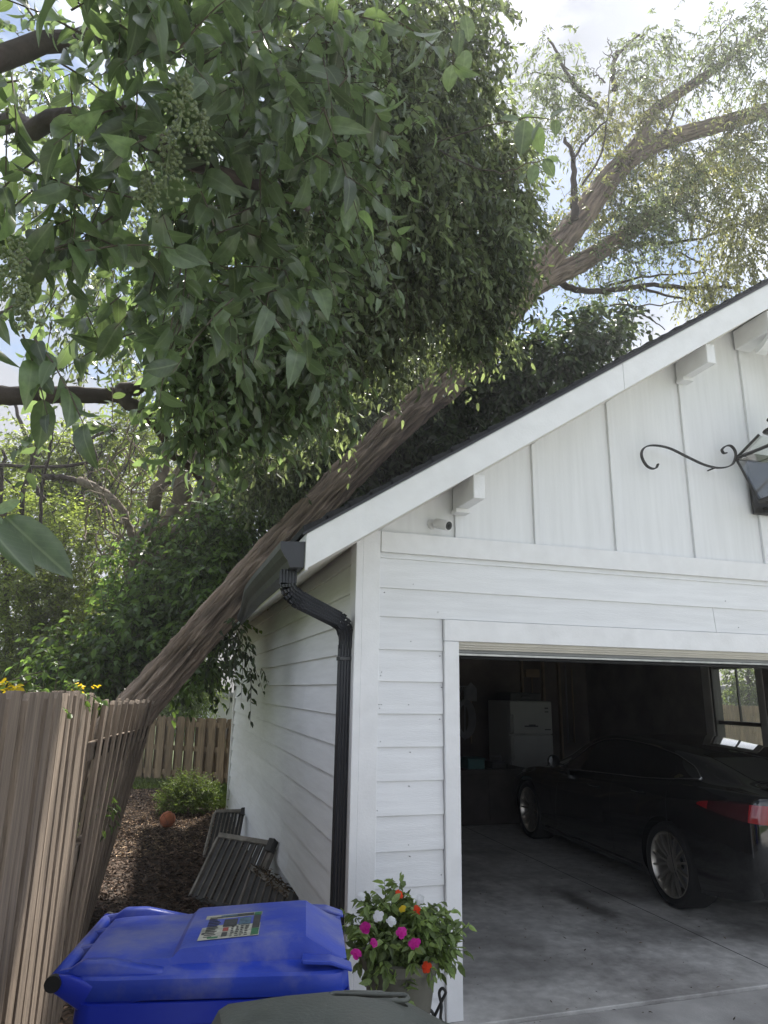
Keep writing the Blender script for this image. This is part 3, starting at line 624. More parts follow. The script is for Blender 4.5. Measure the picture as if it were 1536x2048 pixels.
md = g.modifiers.new('thick', 'SOLIDIFY'); md.thickness = 0.0018
MB().prism([(x, YF-0.006, z) for x, z in prof[:7]], (0, 0.002, 0)).build('gutter_end_cap', M['bronze'], g)
g2 = MB().add([(x, y, z) for y in (3.1, WD+0.28) for x, z in prof], [(j, j+1, npf+j+1, npf+j) for j in range(npf-1)]).build('gutter', M['gutter_dusty'], garage)
md = g2.modifiers.new('thick', 'SOLIDIFY'); md.thickness = 0.0018
dsp = empty('downspout', (0, 0, 0)); par(dsp, garage)
def rect_sweep(pts, fronts, w_, h_, ribs=True):
    """ribbed rectangular pipe; fronts gives the unit vector of the broad ribbed face at each point"""
    mb = MB(); rows = []
    pts = [np.array(p, float) for p in pts]; n = len(pts)
    pr = []
    def side(a, b, k, amp):
        for i in range(k*2):
            t = i/(k*2); d = amp if i % 2 else 0.0; pr.append((a[0]+(b[0]-a[0])*t, a[1]+(b[1]-a[1])*t, d, a, b))
    c = [(-w_/2, -h_/2), (w_/2, -h_/2), (w_/2, h_/2), (-w_/2, h_/2)]
    k = 5
    loop = []
    for e in range(4):
        a, b = np.array(c[e]), np.array(c[(e+1) % 4]); nrm_ = np.array([(b-a)[1], -(b-a)[0]]); nrm_ = nrm_/np.linalg.norm(nrm_)
        kk = k if e % 2 == 0 else 4
        for i in range(kk*2): loop.append(a+(b-a)*(i/(kk*2))-nrm_*(0.006 if (i % 2 and ribs) else 0.0))
    m = len(loop)
    for i in range(n):
        t = pts[min(i+1, n-1)]-pts[max(i-1, 0)]; t /= np.linalg.norm(t)
        fr = np.array(fronts[i], float); fr -= t*(fr @ t); fr /= np.linalg.norm(fr); sd_ = np.cross(t, fr)
        for q in loop: mb.v.append(tuple(pts[i]+sd_*q[0]-fr*q[1]))
    mb.f = [(i*m+j, i*m+(j+1) % m, (i+1)*m+(j+1) % m, (i+1)*m+j) for i in range(n-1) for j in range(m)]
    return mb
A = np.array([-0.470, -0.255, 2.305]); B1 = np.array([-0.470, -0.255, 2.235]); Cc = np.array([-0.425, -0.225, 2.165]); Dd = np.array([-0.14, -0.01, 2.085]); Ee = np.array([-0.068, 0.055, 2.01]); Ff = np.array([-0.062, 0.06, 1.93]); Gg = np.array([-0.062, 0.06, 0.05])
fr = (0.0, -1.0, 0.0)
def elbow(p, c, q, n=7):
    return [(1-t)**2*p+2*t*(1-t)*c+t*t*q for t in np.linspace(0, 1, n)]
cor = np.array([-0.470, -0.255, 2.185]); c2 = np.array([-0.062, 0.058, 2.063])
fr2 = (-0.25, -1.0, 0.15)
rect_sweep([A, B1], [fr]*2, 0.082, 0.065).build('outlet', M['bronze'], dsp)
e1 = elbow(B1, cor, Cc+(0.05, 0.04, -0.012)); 
for i in range(6): rect_sweep([e1[i], e1[i+1]], [fr2]*2, 0.082+0.004*(i % 2), 0.065+0.004*(i % 2)).build('elbow_pleat', M['bronze'], dsp)
rect_sweep([e1[-1], Dd], [fr2]*2, 0.082, 0.065).build('offset_pipe', M['bronze'], dsp)
e2 = elbow(Dd, c2, Ff)
for i in range(6): rect_sweep([e2[i], e2[i+1]], [fr2]*2, 0.086+0.004*(i % 2), 0.068+0.004*(i % 2)).build('elbow_pleat', M['bronze'], dsp)
rect_sweep([Ff+(0, 0, 0.02), Gg], [fr]*2, 0.084, 0.068).build('pipe', M['bronze'], dsp)
for z in (1.86, 0.5):
    MB().box((-0.110, 0.022, z), (-0.016, 0.098, z+0.022)).build('strap', M['bronze'], dsp, bevel=0.002)

# ================================================================== THINGS ON THE GARAGE
lan = empty('wall_lantern', (RX, 0, 3.2), 'large dark metal lantern with glass panes and curled iron scrolls on the gable', 'lantern')
LX = RX+0.0
def lsec(z, hw, y0, y1): return [(LX-hw, y0, z), (LX+hw, y0, z), (LX+hw, y1, z), (LX-hw, y1, z)]
tz, bz = 3.385, 3.05
T4 = lsec(tz, 0.222, -0.49, -0.055); B4 = lsec(bz, 0.135, -0.41, -0.13)
R4 = lsec(3.545, 0.10, -0.37, -0.17)
post = MB()
for i in range(4):
    lb = MB().tube([T4[i], B4[i]], 0.011, 4); lb.build('corner_bar', M['iron'], lan)
    MB().tube([T4[i], T4[(i+1) % 4]], 0.013, 4).build('top_rail', M['iron'], lan)
    MB().tube([B4[i], B4[(i+1) % 4]], 0.016, 4).build('bottom_rail', M['iron'], lan)
    MB().tube([T4[i], R4[i]], 0.010, 4).build('roof_hip', M['iron'], lan)
    j = (i+1) % 4
    def ins(p, q, t=0.05): return np.array(p)*(1-t)+np.array(q)*t
    cen = np.array([LX, -0.27, 3.25])
    for quad in ((T4[i], T4[j], B4[j], B4[i]), (R4[i], R4[j], T4[j], T4[i])):
        qv = [ins(p, cen, 0.03) for p in quad]; n_ = np.cross(qv[1]-qv[0], qv[2]-qv[0]); n_ /= np.linalg.norm(n_)
        MB().prism(qv, n_*0.003).build('glass_pane', M['glass'], lan)
MB().lathe([(0.001, 0), (0.105, 0), (0.12, 0.012), (0.06, 0.05), (0.06, 0.085), (0.085, 0.10), (0.05, 0.13), (0.012, 0.15), (0.012, 0.19), (0.001, 0.20)], (LX, -0.27, 3.548), 16).build('cap', M['iron'], lan, smooth=35)
MB().box((LX-0.10, -0.36, 3.01), (LX+0.10, -0.17, 3.032)).build('base_plate', M['iron'], lan, bevel=0.004)
MB().box((LX-0.10, -0.045, 2.98), (LX+0.10, -0.020, 3.45)).build('back_plate', M['iron'], lan, bevel=0.004)
MB().tube([(LX, -0.03, 3.02), (LX, -0.17, 3.015)], 0.02, 8).build('arm', M['iron'], lan)
MB().tube([(LX, -0.27, 3.03), (LX, -0.27, 3.14)], 0.018, 8).build('burner', M['alu'], lan)
sp = [(1316, 928), (1312, 936), (1303, 937), (1292, 930), (1284, 915), (1284, 902), (1293, 893), (1312, 891), (1340, 897), (1375, 914), (1410, 930), (1440, 936), (1463, 930), (1471, 915), (1470, 902), (1462, 892), (1452, 892), (1444, 899), (1447, 906), (1453, 906)]
sp3 = spline([aty(a, b, -0.085) for a, b in sp], 90)
for s in (1, -1):
    P_ = sp3.copy()
    if s < 0: P_[:, 0] = 2*LX-P_[:, 0]
    mb = MB()
    tg = np.gradient(P_, axis=0); nn_ = np.cross(nrm(tg), np.array([0, -1.0, 0])); nn_ = nrm(nn_)
    vv = []
    for p, q in zip(P_, nn_):
        for a, b in ((-1, -1), (1, -1), (1, 1), (-1, 1)): vv.append(p+q*0.0045*a+np.array([0, 0.010*b, 0]))
    n_ = len(P_)
    mb.add(vv, [(i*4+k, i*4+(k+1) % 4, (i+1)*4+(k+1) % 4, (i+1)*4+k) for i in range(n_-1) for k in range(4)]+[(3, 2, 1, 0), tuple(range(4*n_-4, 4*n_))])
    mb.build('scroll', M['iron'], lan)
    e = P_[np.argmax(P_[:, 0]*s)]
    MB().tube([e, (T4[3][0] if s > 0 else T4[2][0], -0.06, e[2])], 0.008, 6).build('scroll_pin', M['iron'], lan)
    m_ = P_[50]; MB().tube([m_, (m_[0], -0.01, m_[2])], 0.006, 6).build('scroll_pin', M['iron'], lan)

sec = empty('security_camera', (0.46, 0, 2.7), 'small white bullet security camera on the gable below the beam end', 'camera')
MB().lathe([(0.001, 0), (0.032, 0), (0.030, 0.012), (0.014, 0.02), (0.001, 0.022)], (0, 0, 0), 16, 1).build('mount', M['white_plastic'], sec, smooth=35)
m_ = bpy.data.objects['mount']; m_.matrix_parent_inverse = Matrix(); m_.location = (-0.015, -0.002, -0.005); m_.rotation_euler = (math.pi, 0, 0)
MB().tube([(0.445, -0.02, 2.695), (0.447, -0.045, 2.69), (0.458, -0.06, 2.688)], 0.011, 8).build('stem', M['white_plastic'], sec, smooth=True)
cdir = np.array([0.42, -0.86, -0.30]); cdir /= np.linalg.norm(cdir); c0 = np.array([0.455, -0.05, 2.69])
MB().tube([c0-cdir*0.01, c0, c0+cdir*0.10, c0+cdir*0.104], [0.026, 0.031, 0.031, 0.029], 20).build('body', M['white_plastic'], sec, smooth=40)
MB().tube([c0+cdir*0.1035, c0+cdir*0.107], [0.026, 0.025], 20).build('face', M['dark_grey'], sec, smooth=40)
MB().tube([c0+cdir*0.107, c0+cdir*0.110], [0.012, 0.011], 14).build('lens', M['black_plastic'], sec, smooth=40)

# ================================================================== FENCES
FXX = -1.45
lf = empty('fence', (FXX, 0, 0), 'brown shadowbox board fence pushed over towards the garage by the fallen trunk', 'fence')
def picket(parent, base, top, wv, tv, w_=0.069, t_=0.0085, m='fence_wood', dog=True):
    base, top, wv, tv = [np.array(q, float) for q in (base, top, wv, tv)]
    up = top-base; L_ = np.linalg.norm(up); up = up/L_
    prof = [(-w_, 0), (w_, 0), (w_, L_-0.02), (w_-0.018, L_), (-w_+0.018, L_), (-w_, L_-0.02)]
    return MB().prism([base+wv*a+up*b-tv*t_ for a, b in prof], tv*2*t_).build('picket', M[m], parent)
rf = random.Random(21)
def lean_at(y):
    t = max(0.0, min(1.0, (y-0.15)/2.05)); return t
YJ = 0.20
def LEAN(y): return math.radians(1.5+10.5*lean_at(y)**1.1)
y = -2.6; i = 0
while y < 2.22:
    panel2 = y > YJ
    t = lean_at(y); th = LEAN(y) if panel2 else math.radians(rf.uniform(-0.3, 0.3))
    H = 1.668-0.010*(y+2) if not panel2 else 1.605
    H += rf.uniform(-0.008, 0.008)
    for side in (1, -1):
        yy = y+(0.10 if side < 0 else 0.0)+rf.uniform(-0.004, 0.004)
        if side < 0: th2 = LEAN(yy) if panel2 else th
        else: th2 = th
        up = np.array([math.sin(th2), 0, math.cos(th2)]); tv = np.array([math.cos(th2), 0, -math.sin(th2)])
        ang = math.radians(rf.uniform(-2, 2)); wv = np.array([math.sin(ang)*0.3, math.cos(ang), 0]); wv = nrm(wv[None])[0]
        b0 = np.array([FXX+side*0.034, yy, 0.015])
        tilt = rf.uniform(-0.010, 0.010)+(0.05*t if panel2 else 0)
        picket(lf, b0, b0+up*H+np.array([0, tilt, 0]), wv, tv)
    y += 0.2; i += 1
for (ya, yb, p2) in ((-2.7, YJ-0.05, False), (YJ+0.06, 2.30, True)):
    for h in (0.28, 0.85, 1.36):
        tha = math.radians(0 if not p2 else 3.0); thb = math.radians(0 if not p2 else 18.0)
        n_ = 8; rail = MB(); pr = None
        for q in range(n_):
            y0 = ya+(yb-ya)*q/n_; y1 = ya+(yb-ya)*(q+1)/n_
            f0 = LEAN(y0) if p2 else 0; f1 = LEAN(y1) if p2 else 0
            rail.bar((FXX+math.sin(f0)*h, y0, math.cos(f0)*h), (FXX+math.sin(f1)*h, y1, math.cos(f1)*h), (0.0195, 0, 0), (0, 0, 0.043))
        rail.build('rail', M['fence_wood'], lf)
for yp, thd in ((-2.2, 0), (0.12, 0.5), (2.33, 12.5)):
    th = math.radians(thd); up = np.array([math.sin(th), 0, math.cos(th)]); c = np.array([FXX-0.075*math.cos(th), yp, -0.2])
    MB().bar(c, c+up*1.80, (0.045*math.cos(th), 0, -0.045*math.sin(th)), (0, 0.045, 0)).build('post', M['fence_wood'], lf, bevel=0.004)
bf = empty('fence', (-0.5, 9.6, 0), 'low weathered brown board fence across the far end of the yard', 'fence')
fa = np.array([-3.4, 11.9, 0]); fb = np.array([1.6, 8.2, 0]); fd = (fb-fa)/np.linalg.norm(fb-fa); fn = np.array([fd[1], -fd[0], 0]); FL = np.linalg.norm(fb-fa)
n_ = int(FL/0.215)
for i in range(n_):
    for side in (1, -1):
        c = fa+fd*(0.215*(i+(0.5 if side < 0 else 0))+rf.uniform(-0.008, 0.008))-fn*(-side*0.032)
        hh = 1.16+rf.uniform(-0.012, 0.012)
        picket(bf, c+(0, 0, 0.01), c+np.array([fd[0]*rf.uniform(-.012, .012), 0, hh]), fd, fn, 0.07, 0.009, 'fence_old')
for h in (0.2, 0.62, 1.04): MB().bar(fa+(0, 0, h), fb+(0, 0, h), fn*0.02, (0, 0, 0.043)).build('rail', M['fence_old'], bf)
for q in (0.4, 2.9, 5.3): 
    c = fa+fd*q-fn*0.09; MB().bar(c-(0, 0, 0.2), c+(0, 0, 1.18), fd*0.045, fn*0.045).build('post', M['fence_old'], bf)

# ================================================================== GROUND COVER
def scatter_chips(name, n, xr, yr, m, seed, l0, l1, dens=None):
    rng = np.random.default_rng(seed); x = rng.uniform(*xr, n); y = yr[0]+(yr[1]-yr[0])*rng.random(n)**1.0
    z = rng.uniform(0.0, 0.028, n)
    base = np.stack([x, y, z], 1); a = rng.uniform(0, 2*np.pi, n); d = np.stack([np.cos(a), np.sin(a), rng.normal(0, 0.22, n)], 1)
    nv = np.array([0, 0, 1.0])+rng.normal(size=(n, 3))*0.35
    ln = rng.uniform(l0, l1, n)
    o = leaf_mesh(name, base, d, nv, ln, 0.28, 'simple', M[m], None, curl=0.1, rng=rng); return tag(o, kind='stuff')
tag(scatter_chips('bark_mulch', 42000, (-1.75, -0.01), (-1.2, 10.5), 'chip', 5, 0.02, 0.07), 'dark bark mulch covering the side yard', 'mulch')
tag(scatter_chips('sun_tinted_chips', 9000, (-1.75, -0.01), (4.2, 10.5), 'chip_sun_tint', 6, 0.02, 0.06), 'mulch chips in the far side yard, coloured paler to paint in sunlight', 'mulch')
rng = np.random.default_rng(31); n = 9000
gx = np.concatenate([rng.normal(0.02, 0.16, n//2), rng.normal(-1.15, 0.35, n//2)]); gyy = np.concatenate([rng.uniform(7.0, 9.2, n//2), rng.uniform(9.2, 10.4, n//2)])
base = np.stack([gx, gyy, np.zeros(n)], 1); d = np.stack([rng.normal(0, .35, n), rng.normal(0, .35, n), np.ones(n)], 1)
o = leaf_mesh('grass_tufts', base, d, rng.normal(size=(n, 3)), rng.uniform(0.05, 0.12, n), 0.10, 'simple', M['grass'], None, curl=0.4, rng=rng)
tag(o, 'bright green grass growing beyond the back corner of the garage', 'grass', kind='stuff')
# a few leaves and twigs blown onto the concrete
rng = np.random.default_rng(41); n = 420
base = np.stack([rng.uniform(0.65, 4.5, n), -0.9+rng.random(n)**1.5*4.2, np.full(n, 0.040)], 1); base[base[:, 1] < -0.08, 2] = 0.022
a = rng.uniform(0, 6.28, n); d = np.stack([np.cos(a), np.sin(a), np.full(n, 0.05)], 1)
o = leaf_mesh('leaf_litter', base, d, np.array([0, 0, 1.0])+rng.normal(size=(n, 3))*0.25, rng.uniform(0.008, 0.03, n), 0.35, 'simple', M['litter'], None, curl=-0.25, rng=rng)
tag(o, 'tiny brown leaf bits scattered over the garage floor', 'leaf litter', kind='stuff')

# ================================================================== SMALL YARD THINGS
bl = empty('basketball', (-0.85, 5.74, 0.10), 'worn orange basketball lying on the mulch before the bush', 'ball')
BR_ = 0.095
MB().lathe([(max(0.0005, BR_*math.sin(t)), -BR_*math.cos(t)) for t in np.linspace(0, math.pi, 20)], (-0.85, 5.74, 0.105), 28).build('shell', M['rubber_orange'], bl, smooth=True)
bc = np.array([-0.85, 5.74, 0.105]); Rm = np.array(Matrix.Rotation(0.5, 3, 'X') @ Matrix.Rotation(0.4, 3, 'Z'))
for kind_ in range(4):
    q = np.linspace(0, 2*math.pi, 49); 
    if kind_ == 0: c = np.stack([np.cos(q), np.sin(q), 0*q], 1)
    elif kind_ == 1: c = np.stack([np.cos(q), 0*q, np.sin(q)], 1)
    else:
        s = 1 if kind_ == 2 else -1
        c = np.stack([s*(0.42+0.30*np.cos(q)**2), 0.95*np.sin(q)*1.0, np.cos(q)], 1); c = nrm(c)
    MB().tube((c*(BR_+0.0002)) @ Rm.T+bc, 0.0018, 5).build('seam', M['black_rubber'], bl)

# slatted panels leaning on the wall
def slat_panel(label, TL, TR, BR, nsl, wide=False, litter=False):
    TL, TR, BR = [np.array(q, float) for q in (TL, TR, BR)]
    e = TR-TL; dn = BR-TR; BL = TL+dn; nn_ = np.cross(e, dn); nn_ /= np.linalg.norm(nn_); eu = e/np.linalg.norm(e); du = dn/np.linalg.norm(dn)
    t = empty('slatted_panel', tuple(BR), label, 'wooden panel', 'weathered slatted panels leaning on the side wall')
    for i in range(nsl):
        a = TL+e*((i+0.5)/nsl); jit = rf.uniform(-0.006, 0.006)
        MB().bar(a+eu*jit, a+dn+eu*rf.uniform(-0.012, 0.012), eu*(np.linalg.norm(e)/nsl*0.5-0.010), nn_*0.006).build('slat', M['panel_wood'], t)
        MB().bar(a+eu*(np.linalg.norm(e)/nsl*0.44)+nn_*(-0.012), a+dn+eu*(np.linalg.norm(e)/nsl*0.44)-nn_*0.012, eu*0.0035, nn_*0.006).build('bead', M['panel_edge'], t)
    MB().bar(TL-eu*0.02-du*0.02, TR+eu*0.0-du*0.02, du*0.022, nn_*0.022).build('top_rail', M['panel_edge'], t, bevel=0.003)
    MB().bar(BL-eu*0.02, BR, du*0.022, nn_*0.020).build('bottom_rail', M['panel_wood'], t, bevel=0.003)
    MB().bar(TL-eu*0.022, BL-eu*0.022, eu*0.014, nn_*0.016).build('stile', M['panel_edge'], t, bevel=0.002)
    MB().bar(TR+eu*0.016+nn_*0.02, BR+eu*0.016+nn_*0.02, eu*0.026, nn_*0.022).build('stile', M['panel_edge' if wide else 'panel_wood'], t, bevel=0.002)
    c = TR+eu*0.01
    MB().bar(c-du*0.06, c+du*0.05, eu*0.035, nn_*0.03).build('corner_block', M['panel_wood'], t, bevel=0.004)
    if litter:
        rng = np.random.default_rng(9); n = 400; s = rng.random(n)
        base = TL+e*s[:, None]-du*0.045+rng.normal(size=(n, 3))*np.array([0.025, 0.03, 0.008])
        o = leaf_mesh('litter', base, rng.normal(size=(n, 3))*np.array([1, 1, .3]), np.array([0, 0, 1.0])+rng.normal(size=(n, 3))*.4, rng.uniform(.02, .05, n), .4, 'simple', M['litter'], t, rng=rng)
    return t
slat_panel('smallest and farthest slatted panel leaning on the side wall', aty(432, 1627, 4.6), (-0.06, 4.75, 0.31), aty(466, 1712, 4.25), 7)
slat_panel('middle slatted panel with a long grey top rail leaning on the side wall', aty(440, 1676, 2.95), (-0.075, 2.40, 0.42), (-0.30, 2.12, 0.02), 8, wide=True)
slat_panel('lowest slatted panel with rotten leaves on its rail just behind the blue bin', aty(505, 1742, 2.35), (-0.05, 1.45, 0.25), (-0.16, 1.25, 0.02), 7, litter=True)

# ================================================================== BINS
def lid_shell(stations, zr, zbk, yc, hw, x_of, name, m, parent, thick=0.006):
    """stations: (u, h, shoulder, rimdrop) ; lofted lid"""
    V = []; F = []; rows = []
    for (u, h, pw, ew) in stations:
        x = x_of(u)
        sec_ = [(-ew-0.004, zbk), (-ew, zr-0.006), (-ew+0.010, zr), (-ew+0.045, zr+0.004), (-pw-0.012, zr+0.008), (-pw+0.004, zr+h*0.93), (-pw+0.022, zr+h), (0, zr+h+0.006), (pw-0.022, zr+h), (pw-0.004, zr+h*0.93), (pw+0.012, zr+0.008), (ew-0.045, zr+0.004), (ew-0.010, zr), (ew, zr-0.006), (ew+0.004, zbk)]
        rows.append([(x, yc+a, b) for a, b in sec_])
    m_ = len(rows[0]); mb = MB()
    for r in rows: mb.v += r
    mb.f = [(i*m_+j, i*m_+j+1, (i+1)*m_+j+1, (i+1)*m_+j) for i in range(len(rows)-1) for j in range(m_-1)]
    # end skirts
    for r, sgn in ((0, -1), (len(rows)-1, 1)):
        n0 = len(mb.v); xs = rows[r][0][0]+sgn*0.006
        for p in rows[r]: mb.v.append((xs, p[1], zbk))
        mb.f += [(r*m_+j, r*m_+j+1, n0+j+1, n0+j) for j in range(m_-1)]
    o = mb.build(name, m, parent, smooth=24)
    s_ = o.modifiers.new('t', 'SOLIDIFY'); s_.thickness = thick; s_.offset = -1
    return o
def tub(x0, x1, y0, y1, ztop, name, m, parent, collar=True):
    V = []; prof = [(ztop, 0.0), (ztop, -0.022), (ztop-0.05, -0.024), (ztop-0.058, 0.0), (ztop-0.12, 0.004), (0.55, 0.035), (0.12, 0.085), (0.05, 0.10)]
    mb = MB(); N = 0
    def ring(z, ins_):
        pts = []; rr = 0.05
        xa, xb, ya, yb = x0+ins_, x1-ins_, y0+ins_, y1-ins_
        for cx, cy, a0 in ((xb-rr, yb-rr, 0), (xa+rr, yb-rr, 90), (xa+rr, ya+rr, 180), (xb-rr, ya+rr, 270)):
            for q in (0, 30, 60, 90): pts.append((cx+rr*math.cos(math.radians(a0+q)), cy+rr*math.sin(math.radians(a0+q)), z))
        return pts
    rings = [ring(z, i_) for z, i_ in prof]; m_ = len(rings[0])
    for r in rings: mb.v += r
    mb.f = [(i*m_+j, i*m_+(j+1) % m_, (i+1)*m_+(j+1) % m_, (i+1)*m_+j) for i in range(len(rings)-1) for j in range(m_)]+[tuple(range((len(rings)-1)*m_, len(rings)*m_))]
    return mb.build(name, m, parent, smooth=38)
def cart_wheels(parent, x, y0, y1):
    for y in (y0, y1):
        wl = MB().lathe([(0.02, -0.03), (0.12, -0.03), (0.135, -0.02), (0.135, 0.02), (0.12, 0.03), (0.02, 0.03)], (x, y, 0.135), 24, 1).build('wheel', M['black_plastic'], parent, smooth=35)
    MB().tube([(x, y0, 0.135), (x, y1, 0.135)], 0.012, 8).build('axle', M['alu'], parent)
# blue recycling cart: hinge at the left, front lip at the right
by0, by1 = -1.84, -1.27; byc = (by0+by1)/2; bx0 = -1.165; ZB = 0.985
blue = empty('recycling_cart', (-0.85, byc, 0), 'blue wheeled recycling cart with a faded printed sticker on its lid', 'bin')
tub(-1.13, -0.452, by0+0.012, by1-0.012, 0.925, 'body', M['blue_body'], blue)
hw = (by1-by0)/2
st = [(0.0, 0.014, 0.20, hw-0.03), (0.03, 0.018, 0.205, hw-0.008), (0.08, 0.020, 0.21, hw), (0.22, 0.022, 0.212, hw), (0.245, 0.024, 0.212, hw), (0.262, 0.042, 0.205, hw), (0.275, 0.046, 0.203, hw), (0.36, 0.052, 0.200, hw), (0.46, 0.060, 0.197, hw), (0.59, 0.069, 0.190, hw), (0.61, 0.068, 0.190, hw), (0.635, 0.052, 0.192, hw), (0.685, 0.022, 0.195, hw-0.004), (0.712, 0.006, 0.195, hw-0.018), (0.728, 0.0, 0.19, hw-0.05)]
lid = lid_shell(st, ZB, 0.930, byc, hw, lambda u: bx0+u, 'lid', M['blue_plastic'], blue)
for s in (-1, 1):                       # raised hinge ribs and lip tabs
    yr = byc+s*(hw-0.040)
    MB().prism([(bx0-0.035, yr-0.020, ZB-0.006), (bx0+0.02, yr-0.020, ZB+0.034), (bx0+0.09, yr-0.020, ZB+0.034), (bx0+0.235, yr-0.020, ZB+0.005), (bx0+0.235, yr-0.020, ZB-0.008)], (0, 0.040, 0)).build('hinge_rib', M['blue_plastic'], lid, bevel=0.009, smooth=50)
    yt = byc+s*(hw-0.035)
    MB().prism([(bx0+0.60, yt-0.028, ZB+0.030), (bx0+0.68, yt-0.028, ZB+0.026), (bx0+0.738, yt-0.028, ZB+0.006), (bx0+0.738, yt-0.028, ZB-0.004), (bx0+0.68, yt-0.028, ZB+0.014), (bx0+0.60, yt-0.028, ZB+0.018)], (0, 0.056, 0)).build('lip_tab', M['blue_plastic'], lid, bevel=0.003)
hx = -1.205; hz = 0.975
MB().tube([(hx, by0+0.03, hz), (hx, byc, hz+0.002), (hx, by1-0.03, hz)], 0.020, 14).build('handle_bar', M['blue_plastic'], blue, smooth=True)
for yv in (by0+0.035, byc-0.06, byc+0.09, by1-0.035):
    MB().bar((hx, yv, hz), (bx0+0.03, yv, hz+0.012), (0, 0.011, 0), (0, 0, 0.020)).build('handle_web', M['blue_plastic'], blue, bevel=0.005)
for s in (-1, 1):
    yv = byc+s*(hw-0.012)
    MB().prism([(hx-0.022, yv-0.010, hz-0.012), (hx-0.012, yv-0.010, hz+0.02), (hx+0.04, yv-0.010, hz+0.016), (-0.98, yv-0.010, 0.925), (-1.08, yv-0.010, 0.87), (hx+0.01, yv-0.010, hz-0.03)], (0, 0.020, 0)).build('hinge_arm', M['blue_body'], blue, bevel=0.005, smooth=50)
    MB().tube([(hx, yv+s*0.0, hz), (hx, yv+s*0.018, hz)], 0.021, 16).build('axle_cap', M['black_plastic'], blue, smooth=40)
cart_wheels(blue, -1.10, by0+0.03, by1-0.03)
# sticker on the lid plateau: built on the lid's slope
def lid_pt(u, v):
    v = v-0.06
    return np.array([bx0+u, byc+v, ZB+np.interp(u, [s[0] for s in st], [s[1] for s in st])+0.0055*(1-abs(v)/0.2)+0.0012])
def sticker_quad(u0, u1, v0, v1, dz): return [lid_pt(u0, v0)+(0, 0, dz), lid_pt(u1, v0)+(0, 0, dz), lid_pt(u1, v1)+(0, 0, dz), lid_pt(u0, v1)+(0, 0, dz)]
sk = MB().prism(sticker_quad(0.305, 0.475, -0.105, 0.120, 0.0), (0, 0, 0.0006)).build('sticker', M['sticker'], lid)
def patch(m, quads, name='print'):
    mb = MB()
    for (u0, u1, v0, v1) in quads: mb.prism(sticker_quad(u0, u1, v0, v1, 0.0008), (0, 0, 0.0003))
    mb.build(name, M[m], lid)
patch('print_green', [(0.452, 0.473, -0.10, -0.045), (0.452, 0.473, 0.08, 0.115), (0.33, 0.36, -0.098, -0.085)])
patch('print_dark', [(0.452, 0.473, -0.04, 0.075), (0.365, 0.405, -0.005, 0.06), (0.365, 0.45, 0.088, 0.112), (0.31, 0.318, -0.06, -0.045)])
patch('print_blue', [(0.41, 0.445, 0.0, 0.065), (0.35, 0.40, 0.092, 0.110)])
patch('print_red', [(0.368, 0.384, -0.045, -0.015)])
rs = random.Random(8)
q = [(0.368, 0.384, -0.09, -0.055)]
for j in range(6):
    v = -0.095+0.0155*j
    for i in range(4): q.append((0.392+0.0135*i, 0.392+0.0135*i+rs.uniform(0.006, 0.011), v, v+0.0065))
for j in range(13): q.append((0.318, 0.318+rs.uniform(0.022, 0.04), -0.085+0.0145*j, -0.085+0.0145*j+0.006))
patch('print_dark', q)
for o_ in bpy.data.objects:
    if o_.name.split('.')[0] == 'print': o_['kind'] = 'stuff'

blue.rotation_euler = (0, 0, math.radians(-11)); blue.location = (-0.855, -1.46, 0.018); blue.scale = (1, 0.92, 0.953)
# dark green-grey cart nearest the camera
gy0, gy1 = -2.98, -2.36; gyc = (gy0+gy1)/2; gx0 = -1.16; ZG = 1.045
green = empty('trash_cart', (-0.83, gyc, 0), 'grey-green wheeled trash cart with a grip slot in its lid at the bottom edge', 'bin')
tub(-1.12, -0.56, gy0+0.03, gy1-0.15, 0.985, 'body', M['green_plastic'], green)
gh = (gy1-gy0)/2
gst = [(0.0, 0.010, 0.20, gh-0.05), (0.03, 0.014, 0.22, gh-0.012), (0.10, 0.018, 0.24, gh), (0.225, 0.020, 0.262, gh), (0.243, 0.026, 0.270, gh), (0.258, 0.050, 0.276, gh), (0.275, 0.058, 0.278, gh), (0.38, 0.060, 0.280, gh), (0.50, 0.058, 0.280, gh), (0.565, 0.052, 0.276, gh-0.004), (0.62, 0.030, 0.255, gh-0.02), (0.665, 0.010, 0.22, gh-0.05), (0.69, 0.0, 0.17, gh-0.10)]
glid = lid_shell(gst, ZG, 0.99, gyc, gh, lambda u: gx0+u, 'lid', M['green_plastic'], green)
# grip slot cut through the far edge of the lid
slot = MB(); c0_ = np.array([-0.688, gy1-0.052, 1.0]); c1_ = np.array([-0.572, gy1-0.088, 1.0]); ax = c1_-c0_; axu = ax/np.linalg.norm(ax); sdv_ = np.array([-axu[1], axu[0], 0])
loop = [c0_+(-axu*math.cos(t)+sdv_*math.sin(t))*0.015 for t in np.linspace(-math.pi/2, math.pi/2, 9)]+[c1_+(axu*math.cos(t)-sdv_*math.sin(t))*0.013 for t in np.linspace(-math.pi/2, math.pi/2, 9)]
slot.prism([p-(0, 0, 0.1) for p in loop], (0, 0, 0.4)); so = slot.build('cutter', M['black_plastic'])
bm_ = glid.modifiers.new('b', 'BOOLEAN'); bm_.object = so; bm_.operation = 'DIFFERENCE'; bm_.solver = 'EXACT'
dg = bpy.context.evaluated_depsgraph_get(); me_ = bpy.data.meshes.new_from_object(glid.evaluated_get(dg)); glid.modifiers.clear(); glid.data = me_
bpy.data.objects.remove(so)
MB().tube([p+(0, 0, 0.097) for p in loop]+[loop[0]+(0, 0, 0.097)], 0.004, 6).build('slot_rim', M['green_plastic'], glid, smooth=True)
MB().tube([(-1.235, gy0+0.04, 0.985), (-1.235, gy1-0.04, 0.985)], 0.018, 12).build('handle_bar', M['green_plastic'], green, smooth=True)
